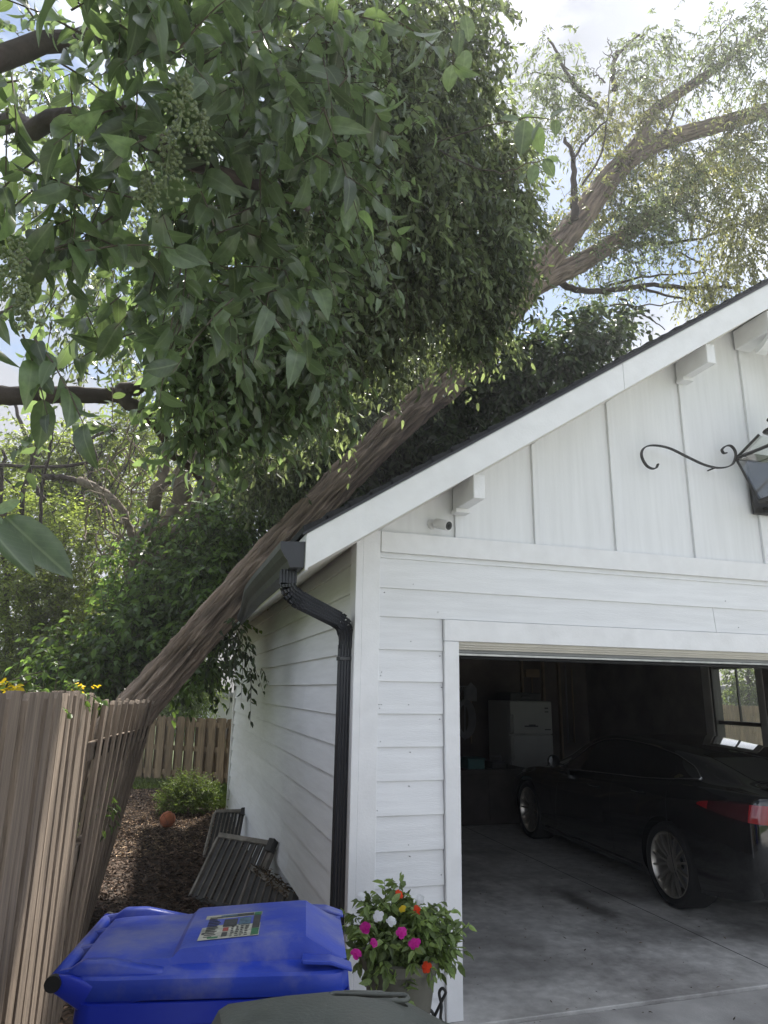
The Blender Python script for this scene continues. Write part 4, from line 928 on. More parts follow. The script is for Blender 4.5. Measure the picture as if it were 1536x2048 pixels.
for yv in (gy0+0.06, gyc, gy1-0.06): MB().bar((-1.235, yv, 0.985), (-1.12, yv, 0.985), (0, 0.012, 0), (0, 0, 0.018)).build('handle_web', M['green_plastic'], green, bevel=0.004)
cart_wheels(green, -1.06, gy0+0.06, gy1-0.16)
green.location = (-0.83, gyc, 0.018); green.scale = (1, 1, 1.024)

# ================================================================== POTTED FLOWERS
px_, py_ = 0.055, -0.60
stand = empty('plant_stand', (px_, py_, 0.018), 'curled wrought iron stand holding the flower pot', 'plant stand')
MB().tube([(px_+0.150*math.cos(t), py_+0.150*math.sin(t), 0.335) for t in np.linspace(0, 2*math.pi, 33)], 0.007, 8).build('ring', M['iron'], stand, smooth=True)
for k in range(3):
    a = math.radians(-20+120*k); ca, sa = math.cos(a), math.sin(a)
    pr = [(0.150, 0.335), (0.185, 0.40), (0.200, 0.43), (0.185, 0.445), (0.172, 0.425), (0.182, 0.38), (0.178, 0.33), (0.20, 0.30), (0.235, 0.285), (0.265, 0.23), (0.25, 0.10), (0.23, 0.026)]
    MB().tube(spline([(px_+r*ca, py_+r*sa, z) for r, z in pr], 40), 0.0065, 8).build('leg', M['iron'], stand, smooth=True)
potp = empty('flower_pot', (px_, py_, 0.2), 'grey-brown pot of impatiens with magenta, orange and white flowers by the corner', 'potted plant')
MB().lathe([(0.10, 0.20), (0.112, 0.205), (0.160, 0.53), (0.176, 0.535), (0.178, 0.575), (0.168, 0.58), (0.155, 0.572), (0.150, 0.545)], (px_, py_, 0), 40).build('pot', M['pot'], potp, smooth=35)
MB().lathe([(0.0005, 0.0), (0.153, 0.0)], (px_, py_, 0.556), 24).build('soil', M['soil'], potp)
cl_ = [((px_, py_, 0.70), (0.17, 0.16, 0.09), 110), ((px_+0.10, py_-0.02, 0.65), (0.14, 0.13, 0.09), 75), ((px_-0.10, py_-0.02, 0.66), (0.13, 0.13, 0.09), 70), ((px_, py_-0.11, 0.62), (0.17, 0.07, 0.06), 60), ((px_+0.15, py_, 0.62), (0.05, 0.08, 0.08), 22), ((px_-0.05, py_-0.165, 0.47), (0.025, 0.02, 0.05), 8)]
foliage('foliage', potp, M['impatiens'], cl_, 77, leaf=0.046, wr=0.50, tm='mid', per=7, tl=0.085, droop=0.15, ldroop=0.35, curl=0.3, single=300, twigs=M['impatiens'], twig_part='stems', twig_r=0.002)
def flower(px, py, y, m, size=0.020):
    c = aty(px, py, y); rng = random.Random(px*7+py); mb = MB()
    out_ = nrm((CAM-c)[None])[0]*0.75+np.array([rng.uniform(-.4, .4), rng.uniform(-.2, .2), rng.uniform(0.1, .6)]); out_ /= np.linalg.norm(out_)
    a = np.cross(out_, [0, 0, 1.0]); a /= np.linalg.norm(a); b = np.cross(out_, a)
    for ringi, (np_, rr, lift) in enumerate(((5, 1.0, 0.0), (5, 0.75, 0.25), (3, 0.45, 0.45))):
        for k in range(np_):
            q = 2*math.pi*(k+0.5*ringi)/np_+rng.uniform(-.2, .2); d = math.cos(q)*a+math.sin(q)*b; s = -math.sin(q)*a+math.cos(q)*b
            R_ = size*rr*rng.uniform(.85, 1.15); o0 = c+out_*size*lift
            P = [o0, o0+d*R_*.5-s*R_*.5+out_*R_*.15, o0+d*R_*.95-s*R_*.38+out_*R_*rng.uniform(-.1, .3), o0+d*R_*1.08+out_*R_*.05, o0+d*R_*.95+s*R_*.38+out_*R_*rng.uniform(-.1, .3), o0+d*R_*.5+s*R_*.5+out_*R_*.15]
            mb.add(P, [(0, 1, 2, 3), (0, 3, 4, 5)])
    mb.build('flower', M[m], potp, smooth=True)
for a in ((798, 1790, -0.62), (832, 1822, -0.66), (853, 1936, -0.80)): flower(*a, 'petal_orange', 0.021)
for a in ((730, 1855, -0.78), (803, 1865, -0.82), (829, 1887, -0.84), (712, 1908, -0.84), (747, 1886, -0.84)): flower(*a, 'petal_magenta', 0.024 if a[0] != 747 else 0.018)
for a in ((721, 1793, -0.62), (756, 1833, -0.80), (839, 1800, -0.62), (783, 1842, -0.74)): flower(*a, 'petal_white', 0.022)
flower(805, 1818, -0.7, 'petal_yellow', 0.016)

# ================================================================== CAR
HD = math.radians(-4.3)     # heading, turned a little to the right of +y
car = empty('car', (3.905, 1.265, 0.036), 'black low four-door coupe parked nose-in in the garage', 'car')
car.rotation_euler = (0, 0, math.pi/2+HD); car['local_space'] = 1; car.scale = (0.93, 0.93, 0.93)
# stations: x, zbot, half width, belt z, half width at belt, roof z, half width of roof
ST = np.array([
 (-1.06, .42, .66, .99, .62, 1.01, .44), (-1.00, .33, .80, 1.02, .74, 1.04, .52), (-.85, .26, .885, 1.035, .82, 1.065, .58), (-.6, .22, .93, 1.035, .855, 1.10, .58), (-.3, .19, .955, 1.03, .865, 1.18, .565),
 (.0, .18, .965, 1.01, .87, 1.255, .56), (.4, .17, .96, .975, .875, 1.32, .565), (.9, .16, .95, .94, .875, 1.365, .575), (1.3, .16, .945, .915, .87, 1.37, .58), (1.7, .16, .945, .895, .865, 1.325, .58),
 (2.0, .16, .95, .885, .86, 1.225, .585), (2.3, .16, .955, .88, .855, 1.08, .61), (2.55, .16, .96, .88, .85, .965, .66), (2.9, .17, .96, .86, .84, .915, .64), (3.3, .19, .94, .79, .80, .83, .58), (3.6, .22, .87, .70, .72, .73, .48), (3.78, .27, .74, .60, .60, .63, .38), (3.86, .34, .60, .53, .48, .56, .30)])
def station(x):
    return spline_eval(ST, x)
def spline_eval(T, x):
    xs = T[:, 0]; i = int(np.clip(np.searchsorted(xs, x)-1, 0, len(xs)-2)); h = xs[i+1]-xs[i]; f = (x-xs[i])/h
    def sl(j):
        if j <= 0 or j >= len(xs)-1: return (T[min(j+1, len(xs)-1)]-T[max(j-1, 0)])/(xs[min(j+1, len(xs)-1)]-xs[max(j-1, 0)])
        return (T[j+1]-T[j-1])/(xs[j+1]-xs[j-1])
    m0, m1 = sl(i)*h, sl(i+1)*h
    return (2*f**3-3*f*f+1)*T[i]+(f**3-2*f*f+f)*m0+(-2*f**3+3*f*f)*T[i+1]+(f**3-f*f)*m1
def section(x):
    _, zb_, w_, zb, wb, zr, wr = station(x)
    g_ = zr-zb
    return np.array([(0, zb_), (w_*.86, zb_), (w_*.955, zb_+.05), (w_*.99, zb_+.16), (w_, .5*(zb_+.16)+.5*(zb-.2)), (w_*.992, zb-.20), (w_*.965, zb-.09), (wb+.012, zb-.022), (wb-.015, zb+.004),
        (wb-.02-(wb-wr)*.30, zb+g_*.30), (wb-.02-(wb-wr)*.62, zb+g_*.62), (wr+.03, zb+g_*.86), (wr-.06, zb+g_*.955), (wr*.5, zb+g_*.99), (0, zr)])
def surf(x, s):
    """s 0..14 along the half section"""
    P = section(x); i = int(min(s, 13)); f = s-i
    p0, p1, p2, p3 = P[max(i-1, 0)], P[i], P[i+1], P[min(i+2, 14)]
    if i in (0,): return p1*(1-f)+p2*f
    return 0.5*((2*p1)+(-p0+p2)*f+(2*p0-5*p1+4*p2-p3)*f*f+(-p0+3*p1-3*p2+p3)*f**3)
XS = np.concatenate([np.linspace(-1.06, -.85, 8), np.linspace(-.82, 3.5, 76), np.linspace(3.54, 3.86, 9)])
SS = np.concatenate([[0, .5, 1], np.arange(1.34, 13.9, .333), [14]])
half = np.array([[surf(x, s) for s in SS] for x in XS]); ns_ = len(SS); nx_ = len(XS)
ring_ = np.concatenate([half, (half*np.array([-1, 1]))[:, -2:0:-1]], 1); nr_ = ring_.shape[1]
CV = [(XS[i], ring_[i, j, 0], ring_[i, j, 1]) for i in range(nx_) for j in range(nr_)]
CF = [(i*nr_+j, i*nr_+(j+1) % nr_, (i+1)*nr_+(j+1) % nr_, (i+1)*nr_+j) for i in range(nx_-1) for j in range(nr_)]+[tuple(range(nr_-1, -1, -1)), tuple(range((nx_-1)*nr_, nx_*nr_))]
body = MB().add(CV, CF).build('body', M['car_paint'], car, smooth=40)
WB = 2.90; WR = 0.345
cut = MB()
for x in (0.0, WB):
    for s in (-1, 1): cut.lathe([(0.0005, 0), (0.385, 0), (0.385, 0.36), (0.0005, 0.36)], (x, 0.66 if s > 0 else -1.02, WR+0.005), 40, 1)
co = cut.build('cutter', M['black_plastic'])
co.matrix_world = car.matrix_basis
bm_ = body.modifiers.new('b', 'BOOLEAN'); bm_.object = co; bm_.solver = 'EXACT'
co.scale = car.scale; co.location = car.location; co.rotation_euler = car.rotation_euler
bpy.context.view_layer.update()
dg = bpy.context.evaluated_depsgraph_get(); me_ = bpy.data.meshes.new_from_object(body.evaluated_get(dg)); body.modifiers.clear(); body.data = me_; body.data.materials.clear(); body.data.materials.append(M['car_paint'])
try: body.data.shade_smooth(); body.data.set_sharp_from_angle(angle=math.radians(40))
except Exception: pass
bpy.data.objects.remove(co)
def side_patch(name, m, outline, off, parent, nx=30, ny=8, both=True, solid=0.004):
    """outline(x01)->(x, s_low, s_high)"""
    for sg in ((1, -1) if both else (1,)):
        V = []
        for i in range(nx+1):
            x, s0, s1 = outline(i/nx)
            for j in range(ny+1):
                s = s0+(s1-s0)*j/ny; p = surf(x, s); e = 0.01
                ds = surf(x, min(s+e, 14))-surf(x, max(s-e, 0)); nn2 = np.array([ds[1], -ds[0]]); nn2 /= np.linalg.norm(nn2)+1e-9
                q = p+nn2*off; V.append((x, sg*q[0], q[1]))
        F = [(i*(ny+1)+j, i*(ny+1)+j+1, (i+1)*(ny+1)+j+1, (i+1)*(ny+1)+j) for i in range(nx) for j in range(ny)]
        o = MB().add(V, F).build(name, M[m], parent, smooth=True)
    return o
WTOP = np.array([(-.28, 9.2), (-.1, 10.1), (.2, 10.75), (.6, 11.0), (1.1, 11.05), (1.5, 10.9), (1.8, 10.4), (2.05, 9.6), (2.26, 8.6)])
WBOT = np.array([(-.28, 9.1), (-.15, 8.75), (.05, 8.5), (.4, 8.4), (2.26, 8.4)])
def wo(t): x = -.28+2.54*t; return x, np.interp(x, WBOT[:, 0], WBOT[:, 1]), max(np.interp(x, WTOP[:, 0], WTOP[:, 1]), np.interp(x, WBOT[:, 0], WBOT[:, 1])+.02)
side_patch('side_window', 'car_glass', wo, 0.004, car, 40, 8)
for sg in (1, -1):
    pts = []
    for t in np.linspace(0, 1, 40): x, a, b = wo(t); p = surf(x, b); pts.append((x, sg*(p[0]+.006), p[1]+.003))
    for t in np.linspace(1, 0, 40): x, a, b = wo(t); p = surf(x, a); pts.append((x, sg*(p[0]+.007), p[1]))
    MB().tube(pts+[pts[0]], 0.008, 6).build('window_trim', M['chrome'], car, smooth=True)
    for xh in (0.42, 1.28):
        p = surf(xh, 6.1); MB().tube(spline([(xh-.10, sg*(p[0]-.005), p[1]), (xh-.07, sg*(p[0]+.030), p[1]+.004), (xh+.07, sg*(p[0]+.030), p[1]+.004), (xh+.10, sg*(p[0]-.005), p[1])], 14), 0.011, 8).build('door_handle', M['car_paint'], car, smooth=True)
    # mirror
    p = surf(2.10, 8.4)
    MB().tube([(2.10, sg*(p[0]-.02), p[1]+.02), (2.11, sg*(p[0]+.08), p[1]+.05)], [.02, .016], 8).build('mirror_arm', M['car_paint'], car, smooth=True)
    cm = np.array([2.13, sg*(p[0]+.14), p[1]+.085]); mbm = MB()
    mbm.tube([cm+(dx, 0, 0) for dx in (-.045, -.04, 0, .05, .075)], [.04, .070, .075, .055, .015], 16)
    o = mbm.build('mirror', M['car_paint'], car, smooth=40)
    # door seams: slim dark grooves
    for xs0, xs1 in ((0.95, 0.90), (0.02, -0.1), (2.02, 2.15)):
        pts = [(xs0+(xs1-xs0)*q, sg*(surf(xs0+(xs1-xs0)*q, s)[0]+.0005), surf(xs0+(xs1-xs0)*q, s)[1]) for q, s in zip(np.linspace(0, 1, 14), np.linspace(8.2, 2.4, 14))]
        MB().tube(pts, 0.0022, 5).build('door_seam', M['black_plastic'], car)
    pts = [(x, sg*(surf(x, 2.2)[0]+.004), surf(x, 2.2)[1]) for x in np.linspace(.45, 2.45, 12)]; MB().tube(pts, .012, 6).build('sill_strip', M['car_paint'], car, smooth=True)
def s_of_z(x, z):
    ss = np.linspace(2, 8, 121); zz_ = np.array([surf(x, q)[1] for q in ss]); return float(np.interp(z, zz_, ss))
def tl(x0, x1):
    def f(t):
        x = x0+(x1-x0)*t; k = np.clip((x+1.055)/0.62, 0, 1)      # 0 at the rear, 1 at the tip
        zc = 0.905; up_ = 0.060*np.sqrt(max(0.0, 1-k**2.2)); dn = 0.070*(1-k**1.6)
        return x, s_of_z(x, zc-dn-0.002), s_of_z(x, zc+up_+0.002)
    return f
side_patch('tail_light', 'tail_red', tl(-1.055, -.93), 0.005, car, 12, 8)
side_patch('tail_light', 'tail_dark', tl(-.929, -.56), 0.005, car, 16, 8)
side_patch('tail_light_tip', 'tail_red', tl(-.559, -.44), 0.005, car, 8, 6)
side_patch('rear_window', 'car_glass', lambda t: (-.72+.78*t, 12.3, 14.0), 0.004, car, 14, 6)
side_patch('windscreen', 'car_glass', lambda t: (1.78+.74*t, 11.9, 14.0), 0.004, car, 14, 6)
side_patch('spoiler', 'car_paint', lambda t: (-.93+.16*t, 11.5, 14.0), 0.018, car, 6, 6)
side_patch('head_light', 'car_glass', lambda t: (3.30+.28*t, 6.6, 7.6), 0.004, car, 8, 5)
side_patch('diffuser', 'black_plastic', lambda t: (-1.055+.10*t, 1.0, 2.6), 0.004, car, 6, 6)
for sg in (1, -1):
    for yy in (.48, .58): MB().tube([(-1.02, sg*yy, .42), (-1.075, sg*yy, .42)], .038, 16).build('exhaust_tip', M['chrome'], car, smooth=40)
for x in (0.0, WB):
    for sg in (1, -1):
        wl = empty('wheel', (x, sg*0.81, WR)); par(wl, car, True); wl['local_space'] = 1
        tp = [(0.262, -.13), (0.30, -.145), (0.33, -.135), (0.3445, -.10), (0.3445, .10), (0.33, .135), (0.30, .145), (0.262, .13)]
        par(MB().lathe(tp, (0, 0, 0), 56, 1, False).build('tyre', M['tyre'], None, smooth=40), wl, True)
        rim = MB().lathe([(0.235, -.12), (0.272, -.128), (0.272, .128), (0.258, .134), (0.250, .120), (0.235, .06), (0.235, -.12)], (0, 0, 0), 56, 1, False)
        par(rim.build('rim', M['rim'], None, smooth=40), wl, True)
        rm = MB()
        for k in range(7):
            for dd in (-1, 1):
                a0 = 2*math.pi*k/7+dd*0.16+x; a1 = 2*math.pi*k/7+dd*0.21+x; r0, r1 = 0.055, 0.250
                p = np.array([r0*math.cos(a0), sg*.085, r0*math.sin(a0)]); qm = np.array([.15*math.cos((a0*.3+a1*.7)), sg*.108, .15*math.sin((a0*.3+a1*.7))]); q = np.array([r1*math.cos(a1), sg*.112, r1*math.sin(a1)])
                tw = np.array([-math.sin(a1), 0, math.cos(a1)])
                rm.bar(p, qm, tw*.0085, (0, .014, 0)); rm.bar(qm, q, tw*.0085, (0, .014, 0))
        par(rm.build('spokes', M['rim'], None), wl, True)
        par(MB().lathe([(0.0005, .06), (0.075, .06), (0.07, .10), (0.035, .112), (0.0005, .112)] if sg > 0 else [(0.0005, -.112), (0.035, -.112), (0.07, -.10), (0.075, -.06), (0.0005, -.06)], (0, 0, 0), 24, 1).build('hub', M['rim'], None, smooth=40), wl, True)
        par(MB().lathe([(0.05, -.02), (0.19, -.02), (0.19, .012), (0.05, .012)], (0, 0, 0), 40, 1, False).build('brake_disc', M['tool_grey'], None, smooth=40), wl, True)

# ================================================================== INSIDE THE GARAGE
fr_ = empty('refrigerator', (4.13, 5.85, 0.036), 'off-white two-door refrigerator at the back of the garage', 'refrigerator')
MB().box((3.79, 5.56, 0.06), (4.48, 6.22, 1.58)).build('cabinet', M['fridge'], fr_, bevel=0.01)
MB().box((3.79, 5.50, 1.115), (4.48, 5.555, 1.578)).build('freezer_door', M['fridge'], fr_, bevel=0.012)
MB().box((3.79, 5.50, 0.10), (4.48, 5.555, 1.105)).build('fridge_door', M['fridge'], fr_, bevel=0.012)
MB().tube([(3.82, 5.50, 0.75), (3.82, 5.46, 0.78), (3.82, 5.46, 1.06), (3.82, 5.50, 1.09)], 0.011, 8).build('handle', M['fridge'], fr_, smooth=True)
MB().tube([(3.82, 5.50, 1.13), (3.82, 5.46, 1.15), (3.82, 5.46, 1.36), (3.82, 5.50, 1.39)], 0.011, 8).build('handle', M['fridge'], fr_, smooth=True)
for a, b in (((4.02, 5.497, 1.215), (4.24, 5.4995, 1.235)), ((4.09, 5.496, 1.225), (4.20, 5.4985, 1.25)), ((4.36, 5.497, 1.47), (4.42, 5.4995, 1.49)), ((4.36, 5.497, 1.42), (4.42, 5.4995, 1.435)), ((4.35, 5.497, 1.17), (4.45, 5.4995, 1.185))):
    MB().box(a, b).build('badge', M['dark_grey'], fr_)
t_ = empty('carry_case', (4.1, 5.8, 1.58), 'flat dark case lying on top of the refrigerator', 'case')
MB().box((3.86, 5.62, 1.582), (4.38, 6.1, 1.70)).build('case', M['dark_grey'], t_, bevel=0.015); MB().tube([(4.05, 5.62, 1.64), (4.05, 5.58, 1.65), (4.19, 5.58, 1.65), (4.19, 5.62, 1.64)], 0.008, 6).build('handle', M['black_plastic'], t_)
wb_ = empty('workbench', (3.0, 5.2, 0.036), 'dark low workbench along the back of the garage', 'workbench')
MB().box((1.9, 4.86, 0.66), (3.74, 5.5, 0.71)).build('bench_top', M['bench'], wb_, bevel=0.004)
MB().box((1.95, 4.90, 0.036), (3.70, 5.46, 0.655)).build('cupboard', M['bench'], wb_, bevel=0.004)
for x in (2.25, 2.85, 3.42): MB().box((x-0.27, 4.885, 0.08), (x+0.27, 4.898, 0.63)).build('cupboard_door', M['bench'], wb_, bevel=0.002)
t_ = empty('storage_box', (3.0, 5.1, 0.71), 'teal storage box on the workbench', 'box')
MB().box((2.86, 4.92, 0.712), (3.10, 5.2, 0.83)).build('tub', M['teal_box'], t_, bevel=0.01); MB().box((2.85, 4.91, 0.831), (3.11, 5.21, 0.848)).build('lid', M['teal_box'], t_, bevel=0.004)
t_ = empty('toolbox', (3.3, 5.1, 0.71), 'dark toolbox with a wire handle beside the teal box', 'box')
MB().box((3.22, 4.95, 0.712), (3.44, 5.2, 0.80)).build('case', M['dark_grey'], t_, bevel=0.008); MB().tube([(3.25, 5.07, 0.80), (3.25, 5.07, 0.86), (3.41, 5.07, 0.86), (3.41, 5.07, 0.80)], 0.006, 6).build('handle', M['tool_grey'], t_)
# tools hung on the back wall, each a thing of its own
def wall_tool(name, x, z0, z1, head, m, label, cat='tool'):
    t = empty(name, (x, WD-0.2, z0), label, cat)
    MB().tube([(x, WD-0.165, z0), (x+0.01, WD-0.165, z1)], 0.013, 8).build('handle', M[m], t, smooth=True)
    if head == 'rake':
        hb = MB(); hb.bar((x-0.17, WD-0.165, z1), (x+0.19, WD-0.165, z1), (0, 0.01, 0), (0, 0, 0.01))
        for i in range(9): hb.tube([(x-0.16+0.042*i, WD-0.165, z1), (x-0.16+0.042*i, WD-0.20, z1-0.07)], 0.005, 5)
        hb.build('rake_head', M['tool_grey'], t)
    elif head == 'shovel':
        MB().prism([(x-0.09, WD-0.17, z1), (x+0.11, WD-0.17, z1), (x+0.11, WD-0.17, z1+0.2), (x+0.01, WD-0.17, z1+0.3), (x-0.09, WD-0.17, z1+0.2)], (0, 0.012, 0)).build('blade', M['tool_grey'], t, bevel=0.003)
    elif head == 'broom':
        MB().box((x-0.12, WD-0.2, z1), (x+0.14, WD-0.145, z1+0.13)).build('bristles', M['tool_wood'], t, bevel=0.008)
wall_tool('rake', 3.62, 0.95, 1.78, 'rake', 'tool_grey', 'rake hanging head up on the back wall left of the fridge')
wall_tool('shovel', 3.73, 0.9, 1.55, 'shovel', 'tool_wood', 'shovel hanging on the back wall behind the fridge side')
wall_tool('broom', 4.85, 0.75, 1.95, 'broom', 'tool_wood', 'broom hanging on the back wall just right of the fridge')
wall_tool('pole', 5.50, 0.9, 2.2, None, 'tool_grey', 'long thin pole upright on the back wall behind the car roof')
wall_tool('pole', 5.62, 0.9, 2.1, None, 'tool_wood', 'wooden pole beside the thin pole on the back wall')
wall_tool('hoe', 3.50, 0.95, 1.70, None, 'tool_grey', 'hoe handle hanging at the far left of the back wall')
hs = empty('garden_hose', (3.66, WD-0.2, 1.3), 'coiled hose hanging on the back wall beside the door jamb', 'hose')
for k in range(6):
    MB().tube([(3.60+(0.09+0.016*k)*math.sin(q), WD-0.19-0.012*k, 1.28+(0.22+0.015*k)*math.cos(q)) for q in np.linspace(0, 2*math.pi, 25)], 0.011, 6).build('coil', M['tool_grey'], hs, smooth=True)
lampo = empty('ceiling_lamp', (3.55, 3.2, 2.43), 'pale round unlit lamp on the garage ceiling', 'lamp')
MB().lathe([(0.09, 0.0), (0.085, -0.02), (0.045, -0.03)][::-1], (3.55, 3.2, 2.438), 24).build('base', M['bulb_cover'], lampo, smooth=True)
MB().lathe([(0.0005, -0.15), (0.04, -0.14), (0.06, -0.10), (0.05, -0.05), (0.03, -0.03)], (3.55, 3.2, 2.438), 20).build('bulb', M['bulb_cover'], lampo, smooth=True)

# ================================================================== NEIGHBOURING HOUSES
def house(label, x0, x1, y0, y1, h, ridge, axis, wm, rm, wins):
    t = empty('house', ((x0+x1)/2, (y0+y1)/2, 0), label, 'house')
    MB().box((x0, y0, -0.05), (x1, y1, h)).build('wall', M[wm], t)
    o = 0.4; rf_ = MB()
    if axis == 'x':
        ym = (y0+y1)/2; zz_ = h-0.1
        for (ya, sgn) in ((y0-o, 1), (y1+o, -1)):
            rf_.hexa([(x0-o, ya, zz_), (x1+o, ya, zz_), (x1+o, ym, ridge), (x0-o, ym, ridge), (x0-o, ya, zz_+.15), (x1+o, ya, zz_+.15), (x1+o, ym, ridge+.15), (x0-o, ym, ridge+.15)])
        rf_.prism([(x0, y0, h), (x0, y1, h), (x0, ym, ridge)], (x1-x0, 0, 0))
    else:
        xm = (x0+x1)/2; zz_ = h-0.1
        for xa in (x0-o, x1+o):
            rf_.hexa([(xa, y0-o, zz_), (xa, y1+o, zz_), (xm, y1+o, ridge), (xm, y0-o, ridge), (xa, y0-o, zz_+.15), (xa, y1+o, zz_+.15), (xm, y1+o, ridge+.15), (xm, y0-o, ridge+.15)])
        rf_.prism([(x0, y0, h), (x1, y0, h), (xm, y0, ridge)], (0, y1-y0, 0))
    r_ = rf_.build('roof', M[rm], t)
    for (a, b, nx) in wins:
        wv_ = empty('window', (0, 0, 0)); par(wv_, t)
        a = np.array(a); b = np.array(b); n_ = np.array(nx)
        tang = np.array([-n_[1], n_[0], 0]); lo, hi = a[2], b[2]; L0 = (b-a) @ tang
        MB().prism([a, a+tang*L0, a+tang*L0+(0, 0, hi-lo), a+(0, 0, hi-lo)], n_*0.03).build('pane', M['pane_dark'], wv_)
        for f0, f1 in ((0, .0), (1, 1)): pass
        fm = MB()
        for (p, q) in ((a, a+tang*L0), (a+(0, 0, hi-lo), a+tang*L0+(0, 0, hi-lo)), (a, a+(0, 0, hi-lo)), (a+tang*L0, a+tang*L0+(0, 0, hi-lo)), (a+tang*L0/2, a+tang*L0/2+(0, 0, hi-lo)), (a+(0, 0, (hi-lo)/2), a+tang*L0+(0, 0, (hi-lo)/2))):
            q = np.array(q, float); p = np.array(p, float); d = q-p; d /= np.linalg.norm(d); wv2 = np.cross(d, n_)*0.05
            fm.bar(p+n_*0.03, q+n_*0.03, wv2, n_*0.02)
        fm.build('frame', M['trim'], wv_)
    return t
house('grey-roofed house half hidden beyond the far fence', 0.6, 12.0, 22.0, 31.0, 1.5, 5.6, 'x', 'house_wall2', 'house_roof', [((2.0, 22.0, 0.3), (3.2, 22.0, 1.2), (0, -1, 0))])
house('cream house with white windows seen through the garage window', 22.0, 31.0, 14.0, 30.0, 2.05, 5.4, 'y', 'house_wall', 'house_roof', [((22.0, 21.2, 0.6), (22.0, 20.0, 1.9), (-1, 0, 0)), ((22.0, 17.2, 0.7), (22.0, 16.0, 1.9), (-1, 0, 0))])
sf = empty('fence', (16, 15, 0), 'brown board fence seen through the garage window', 'fence')
for i in range(46):
    yv = 10.5+0.16*i; picket(sf, (16.0, yv, 0), (16.0, yv, 1.42+rf.uniform(-.02, .02)), (0, 1, 0), (1, 0, 0), 0.075, 0.01, 'fence_old')
for h in (0.3, 1.1): MB().bar((16.05, 10.4, h), (16.05, 17.9, h), (0.02, 0, 0), (0, 0, 0.045)).build('rail', M['fence_old'], sf)
# ================================================================== FALLEN TREE
ft = empty('fallen_tree', (-1.9, 2.3, 0), 'big toppled tree with furrowed brown trunk lying across the fence and garage roof', 'tree')
TK = [(-2.35, 2.0, 0.05), (-1.85, 2.15, 0.75)]+[tuple(aty(a, b, y)) for a, b, y in ((295, 1392, 2.25), (390, 1283, 2.28), (492, 1168, 2.3), (620, 1030, 2.32), (800, 846, 2.4), (930, 730, 2.5), (1040, 590, 2.6))]
TK[0] = (-2.6, 2.1, -0.1)
bark_tube('trunk', TK, [0.24, 0.18, 0.146, 0.143, 0.140, 0.142, 0.148, 0.152, 0.158], M['bark'], ft, seg=110, step=0.013, depth=0.034)
la = bark_tube('limb', [aty(1010, 625, 2.58), aty(1065, 550, 2.62), aty(1150, 450, 2.7), aty(1220, 355, 2.75), aty(1285, 300, 2.8), aty(1370, 268, 2.85), aty(1460, 243, 2.9), aty(1580, 205, 3.0), aty(1750, 150, 3.1)], [0.158, 0.155, 0.15, 0.14, 0.13, 0.118, 0.11, 0.10, 0.08], M['bark'], ft, seg=56, step=0.025, depth=0.02)
lb = bark_tube('limb', [aty(1245, 320, 2.77), aty(1278, 280, 2.75), aty(1300, 230, 2.7), aty(1345, 195, 2.7), aty(1420, 145, 2.7), aty(1490, 90, 2.7), aty(1560, 40, 2.75)], [0.08, 0.085, 0.08, 0.072, 0.06, 0.045, 0.03], M['bark'], ft, seg=32, step=0.03, depth=0.014)
lc = bark_tube('limb', [aty(1040, 590, 2.6), aty(1100, 555, 2.7), aty(1170, 520, 2.9), aty(1250, 470, 3.1), aty(1330, 410, 3.3), aty(1400, 345, 3.5), aty(1470, 250, 3.7)], [0.11, 0.122, 0.118, 0.11, 0.09, 0.065, 0.04], M['bark'], ft, seg=48, step=0.03, depth=0.018)
thin = [  # px polyline, y plane, r0, r1
 ([(1110, 560), (1150, 578), (1210, 582), (1300, 572), (1400, 577), (1470, 575)], 3.0, .05, .018),
 ([(1260, 570), (1330, 590), (1390, 605), (1440, 650)], 3.1, .022, .008),
 ([(1200, 580), (1280, 555), (1380, 548), (1420, 540)], 3.1, .02, .008),
 ([(1240, 598), (1290, 630), (1330, 660)], 3.1, .016, .006), ([(1220, 612), (1330, 608), (1420, 590)], 3.1, .012, .005),
 ([(1258, 490), (1340, 485), (1420, 470), (1520, 430)], 3.3, .03, .012), ([(1380, 480), (1400, 400), (1430, 385)], 3.3, .02, .008), ([(1360, 505), (1400, 530), (1420, 590)], 3.3, .016, .006),
 ([(1150, 440), (1148, 385), (1145, 320), (1130, 275)], 2.5, .055, .020), ([(1145, 320), (1170, 285), (1215, 240), (1230, 215)], 2.5, .018, .008), ([(1165, 370), (1205, 300), (1215, 220), (1220, 160)], 2.6, .016, .006),
 ([(1205, 225), (1180, 200), (1145, 165), (1120, 120), (1095, 75)], 3.0, .045, .014), ([(1145, 165), (1090, 148), (1060, 145)], 3.0, .016, .006), ([(1120, 120), (1150, 150), (1155, 110)], 3.0, .012, .005),
 ([(1228, 180), (1230, 120), (1245, 100), (1270, 75), (1290, 70)], 2.9, .040, .014), ([(1228, 120), (1220, 95), (1215, 75)], 2.9, .012, .004), ([(1222, 115), (1205, 103)], 2.9, .008, .003), ([(1210, 165), (1190, 150), (1183, 135)], 2.9, .014, .004), ([(1193, 152), (1200, 120)], 2.9, .007, .003),
 ([(1330, 265), (1350, 215), (1370, 165)], 2.6, .02, .008), ([(1420, 140), (1430, 90), (1465, 30)], 2.6, .022, .008), ([(1470, 110), (1475, 65)], 2.6, .02, .012), ([(1450, 110), (1440, 60), (1455, 40)], 2.6, .012, .005),
 ([(1390, 160), (1430, 100), (1450, 85)], 2.8, .018, .006), ([(1330, 410), (1400, 440), (1480, 450), (1536, 480)], 3.4, .03, .01), ([(980, 700), (1060, 680), (1110, 690)], 3.2, .02, .008),
 ([(960, 690), (880, 740), (850, 800)], 2.6, .03, .012), ([(525, 1085), (590, 1040), (650, 1010)], 2.9, .05, .04)]
